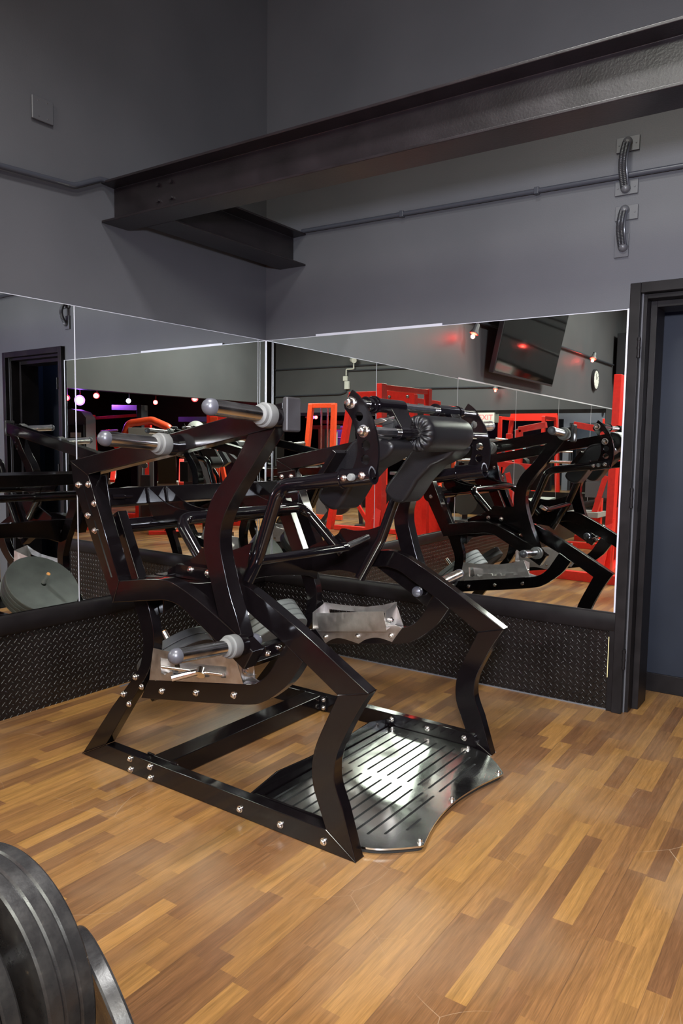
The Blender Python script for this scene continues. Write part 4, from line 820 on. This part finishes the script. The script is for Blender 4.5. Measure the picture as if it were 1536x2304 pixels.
thing('seated_press', 'black machine with two bent glossy tubes beside the red upright', 'gym machine', (4.45, -3.42), 0.4, [
    ('frame', 'black', lambda f: f.tube(bend([(-0.15, 0, 0.05), (-0.12, 0, 0.75), (0.08, 0, 1.18), (0.25, 0, 1.2)], 0.35), 0.045, 14)), ('frame', 'blackt', lambda f: f.tube(bend([(-0.38, 0, 0.05), (-0.33, 0, 0.85), (-0.12, 0, 1.17), (0.1, 0, 1.19)], 0.15), 0.025, 14)),
    ('base_rail', 'black', boxes(((-0.5, -0.05, 0), (0.4, 0.05, 0.07)))), ('pad', 'vinyl', boxes(((0.02, 0.06, 0.78), (0.14, 0.2, 1.05)))), ('counterweight', 'dark', lambda f: f.bar((-0.38, 0.1, 1.20), (-0.50, 0.1, 1.02), 0.10, 0.12)), ('foot', 'black', boxes(((-0.42, -0.35, 0), (-0.34, 0.35, 0.06))))])
thing('power_rack', 'orange-red upright frame rising behind the loading horn tip', 'gym machine', (5.5, -4.78), 0.5, [
    ('upright', 'orange', bars(((0.0, 0, 0), (0.0, 0, 1.72), 0.14, 0.12))), ('upright', 'orange', bars(((-0.30, 0, 0.1), (-0.08, 0, 1.1), 0.08, 0.06))), ('head', 'red', boxes(((-0.22, -0.06, 1.58), (0.12, 0.06, 1.76)))), ('base_rail', 'red', boxes(((-0.6, -0.06, 0), (0.4, 0.06, 0.1)))), ('arm', 'dark', bars(((-0.05, 0.1, 1.3), (-0.5, 0.2, 0.95), 0.09, 0.08))), ('seat_pad', 'vinyl', pad((-0.6, 0.1, 0.62), (-0.25, 0.4, 0.70))), ('arm', 'red', bars(((-0.1, 0.08, 0.6), (-0.6, 0.1, 0.5), 0.07, 0.07)))])
thing('cable_tower', 'pale blue-grey column machine behind the orange-red frame', 'gym machine', (7.9, -6.6), 0.2, [
    ('post', 'grey', boxes(((-0.12, -0.1, 0), (0.12, 0.1, 1.72)))), ('foot', 'dark', boxes(((-0.3, -0.3, 0), (0.3, 0.3, 0.08)))), ('post', 'lgrey', boxes(((-0.42, -0.08, 0), (-0.26, 0.08, 1.66)))), ('cross_beam', 'dark', boxes(((-0.5, -0.1, 1.72), (0.4, 0.1, 1.82))))])
f = MB(); f.ball((6.85, -5.6, 1.53), 0.17, 28); o = f.build('exercise_ball', M['lgrey']); tag(o, 'grey exercise ball sitting on a dark stand behind the red arch', 'ball')
f = MB(); f.box((6.65, -5.8, 0), (7.05, -5.4, 1.36)); o = f.build('storage_stand', M['dark'], bevel=0.01); tag(o, 'dark stand carrying the grey exercise ball', 'stand')
f = MB(); f.box((9.0, -9.7, 0.9), (12.5, -9.6, 1.7)); f.box((7.9, -9.7, 0.0), (12.5, -9.62, 0.12)); o = f.build('picture_panel', M['mirror'], smooth=False); tag(o, 'low mirror strip deep in the dark hall', 'mirror')

# ------------------------------------------------------------------ the photographer (seen as a glimpse in the mirror corner)
def skin_body(name, verts, edges, mat, parent, subd=2):
    me = bpy.data.meshes.new(name); me.from_pydata([v[0] for v in verts], edges, []); o = bpy.data.objects.new(name, me); COL.objects.link(o)
    me.materials.append(M[mat]); o.parent = parent
    sk = o.modifiers.new('skin', 'SKIN'); sk.use_smooth_shade = True; sk.use_x_symmetry = False
    for i, v in enumerate(verts):
        r = v[1]; r = (r, r) if not isinstance(r, tuple) else r
        me.skin_vertices[0].data[i].radius = r
    me.skin_vertices[0].data[0].use_root = True
    s = o.modifiers.new('subd', 'SUBSURF'); s.levels = subd; s.render_levels = subd
    return o
ph = empty('person', (3.40, -4.17, 0), 0.595); tag(ph, 'person in a light blue shirt holding a camera, glimpsed at the mirror corner', 'person')
# local frame: +y is where the person looks, 0,0 between the feet
V = [((0, 0, 0.96), (0.15, 0.11)), ((0, 0, 1.12), (0.13, 0.10)), ((0, 0, 1.32), (0.15, 0.11)), ((0, 0.01, 1.43), (0.10, 0.08)), ((0, 0.02, 1.52), 0.055), ((0, 0.035, 1.60), (0.068, 0.085)), ((0, 0.035, 1.69), (0.074, 0.092)), ((0, 0.03, 1.745), (0.05, 0.06))]
E_ = [(0, 1), (1, 2), (2, 3), (3, 4), (4, 5), (5, 6), (6, 7)]
for sx in (-1, 1):
    b = len(V)
    V += [((sx*0.17, 0.0, 1.40), 0.06), ((sx*0.22, 0.06, 1.13), 0.043), ((sx*0.09, 0.28, 1.235), 0.031), ((sx*0.07, 0.325, 1.26), (0.034, 0.02))]
    E_ += [(3, b), (b, b+1), (b+1, b+2), (b+2, b+3)]
    for k in range(4):
        V.append(((sx*(0.066-0.012*k), 0.385-0.006*k, 1.30-0.019*k), 0.0085)); V.append(((sx*(0.045-0.012*k), 0.402, 1.305-0.019*k), 0.0075)); m_ = len(V)
        E_ += [(b+3, m_-2), (m_-2, m_-1)]
    V.append(((sx*0.04, 0.315, 1.255), 0.011)); E_.append((b+3, len(V)-1))
    b = len(V)
    V += [((sx*0.095, 0.0, 0.86), 0.092), ((sx*0.11, 0.02, 0.50), 0.058), ((sx*0.12, -0.01, 0.12), 0.04), ((sx*0.125, 0.02, 0.045), 0.042), ((sx*0.13, 0.16, 0.03), 0.032)]
    E_ += [(0, b), (b, b+1), (b+1, b+2), (b+2, b+3), (b+3, b+4)]
body = skin_body('body', V, E_, 'skin', ph)
SV = [((0, 0, 0.90), (0.175, 0.135)), ((0, 0, 1.12), (0.155, 0.125)), ((0, 0, 1.32), (0.172, 0.13)), ((0, 0.01, 1.425), (0.11, 0.088)), ((0, 0.015, 1.475), (0.066, 0.062))]
SE = [(0, 1), (1, 2), (2, 3), (3, 4)]
for sx in (-1, 1):
    b = len(SV); SV += [((sx*0.175, 0.0, 1.40), 0.074), ((sx*0.222, 0.055, 1.14), 0.060), ((sx*0.13, 0.21, 1.205), 0.046)]; SE += [(3, b), (b, b+1), (b+1, b+2)]
skin_body('shirt', SV, SE, 'shirt', ph)
TV_ = [((0, 0, 0.95), (0.165, 0.13))]; TE = []
for sx in (-1, 1):
    b = len(TV_); TV_ += [((sx*0.095, 0.0, 0.84), 0.108), ((sx*0.11, 0.02, 0.50), 0.078), ((sx*0.12, -0.01, 0.09), 0.062)]; TE += [(0, b), (b, b+1), (b+1, b+2)]
skin_body('trousers', TV_, TE, 'jeans', ph)
skin_body('hair', [((0, 0.015, 1.70), (0.082, 0.09)), ((0, -0.01, 1.755), (0.062, 0.07)), ((0, -0.035, 1.63), (0.06, 0.05))], [(0, 1), (0, 2)], 'hair', ph)
for sx in (-1, 1):
    f = MB(); f.ball((sx*0.03, 0.118, 1.655), 0.011, 12); f.build('eye', M['white'], ph)
    f = MB(); f.box((sx*0.125-0.045, -0.07, 0.0), (sx*0.125+0.045, 0.20, 0.07)); f.build('shoe', M['dark'], ph, bevel=0.02)
    f = MB(); f.ball((sx*0.075, 0.03, 1.65), 0.018, 10); f.build('ear', M['skin'], ph)
f = MB(); f.prism([(0.118, 1.655), (0.142, 1.618), (0.115, 1.612)], 'u', -0.011, 0.011); f.build('nose', M['skin'], ph, bevel=0.004)
f = MB(); f.box((-0.022, 0.108, 1.582), (0.022, 0.120, 1.590)); f.build('mouth', M['skin'], ph, bevel=0.003)
pc = empty('camera', (CAM.x-cf.x*0.05, CAM.y-cf.y*0.05, 1.30), 0.595); tag(pc, 'black camera with a flash held up by the person in the light blue shirt', 'camera')
f = MB(); f.box((-0.07, -0.05, -0.045), (0.07, 0.0, 0.045)); f.box((-0.03, -0.045, 0.045), (0.03, 0.0, 0.07)); f.build('camera_body', M['dark'], pc, bevel=0.006)
f = MB(); f.lathe([(0, 0.036), (0.03, 0.036), (0.03, 0.028)], (0, 0, 0), (0, 1, 0), 24); f.build('lens', M['dark'], pc)
f = MB(); f.box((-0.022, -0.04, 0.07), (0.022, 0.0, 0.16)); f.box((-0.036, -0.05, 0.16), (0.036, 0.03, 0.21)); f.build('flash_head', M['dark'], pc, bevel=0.004)
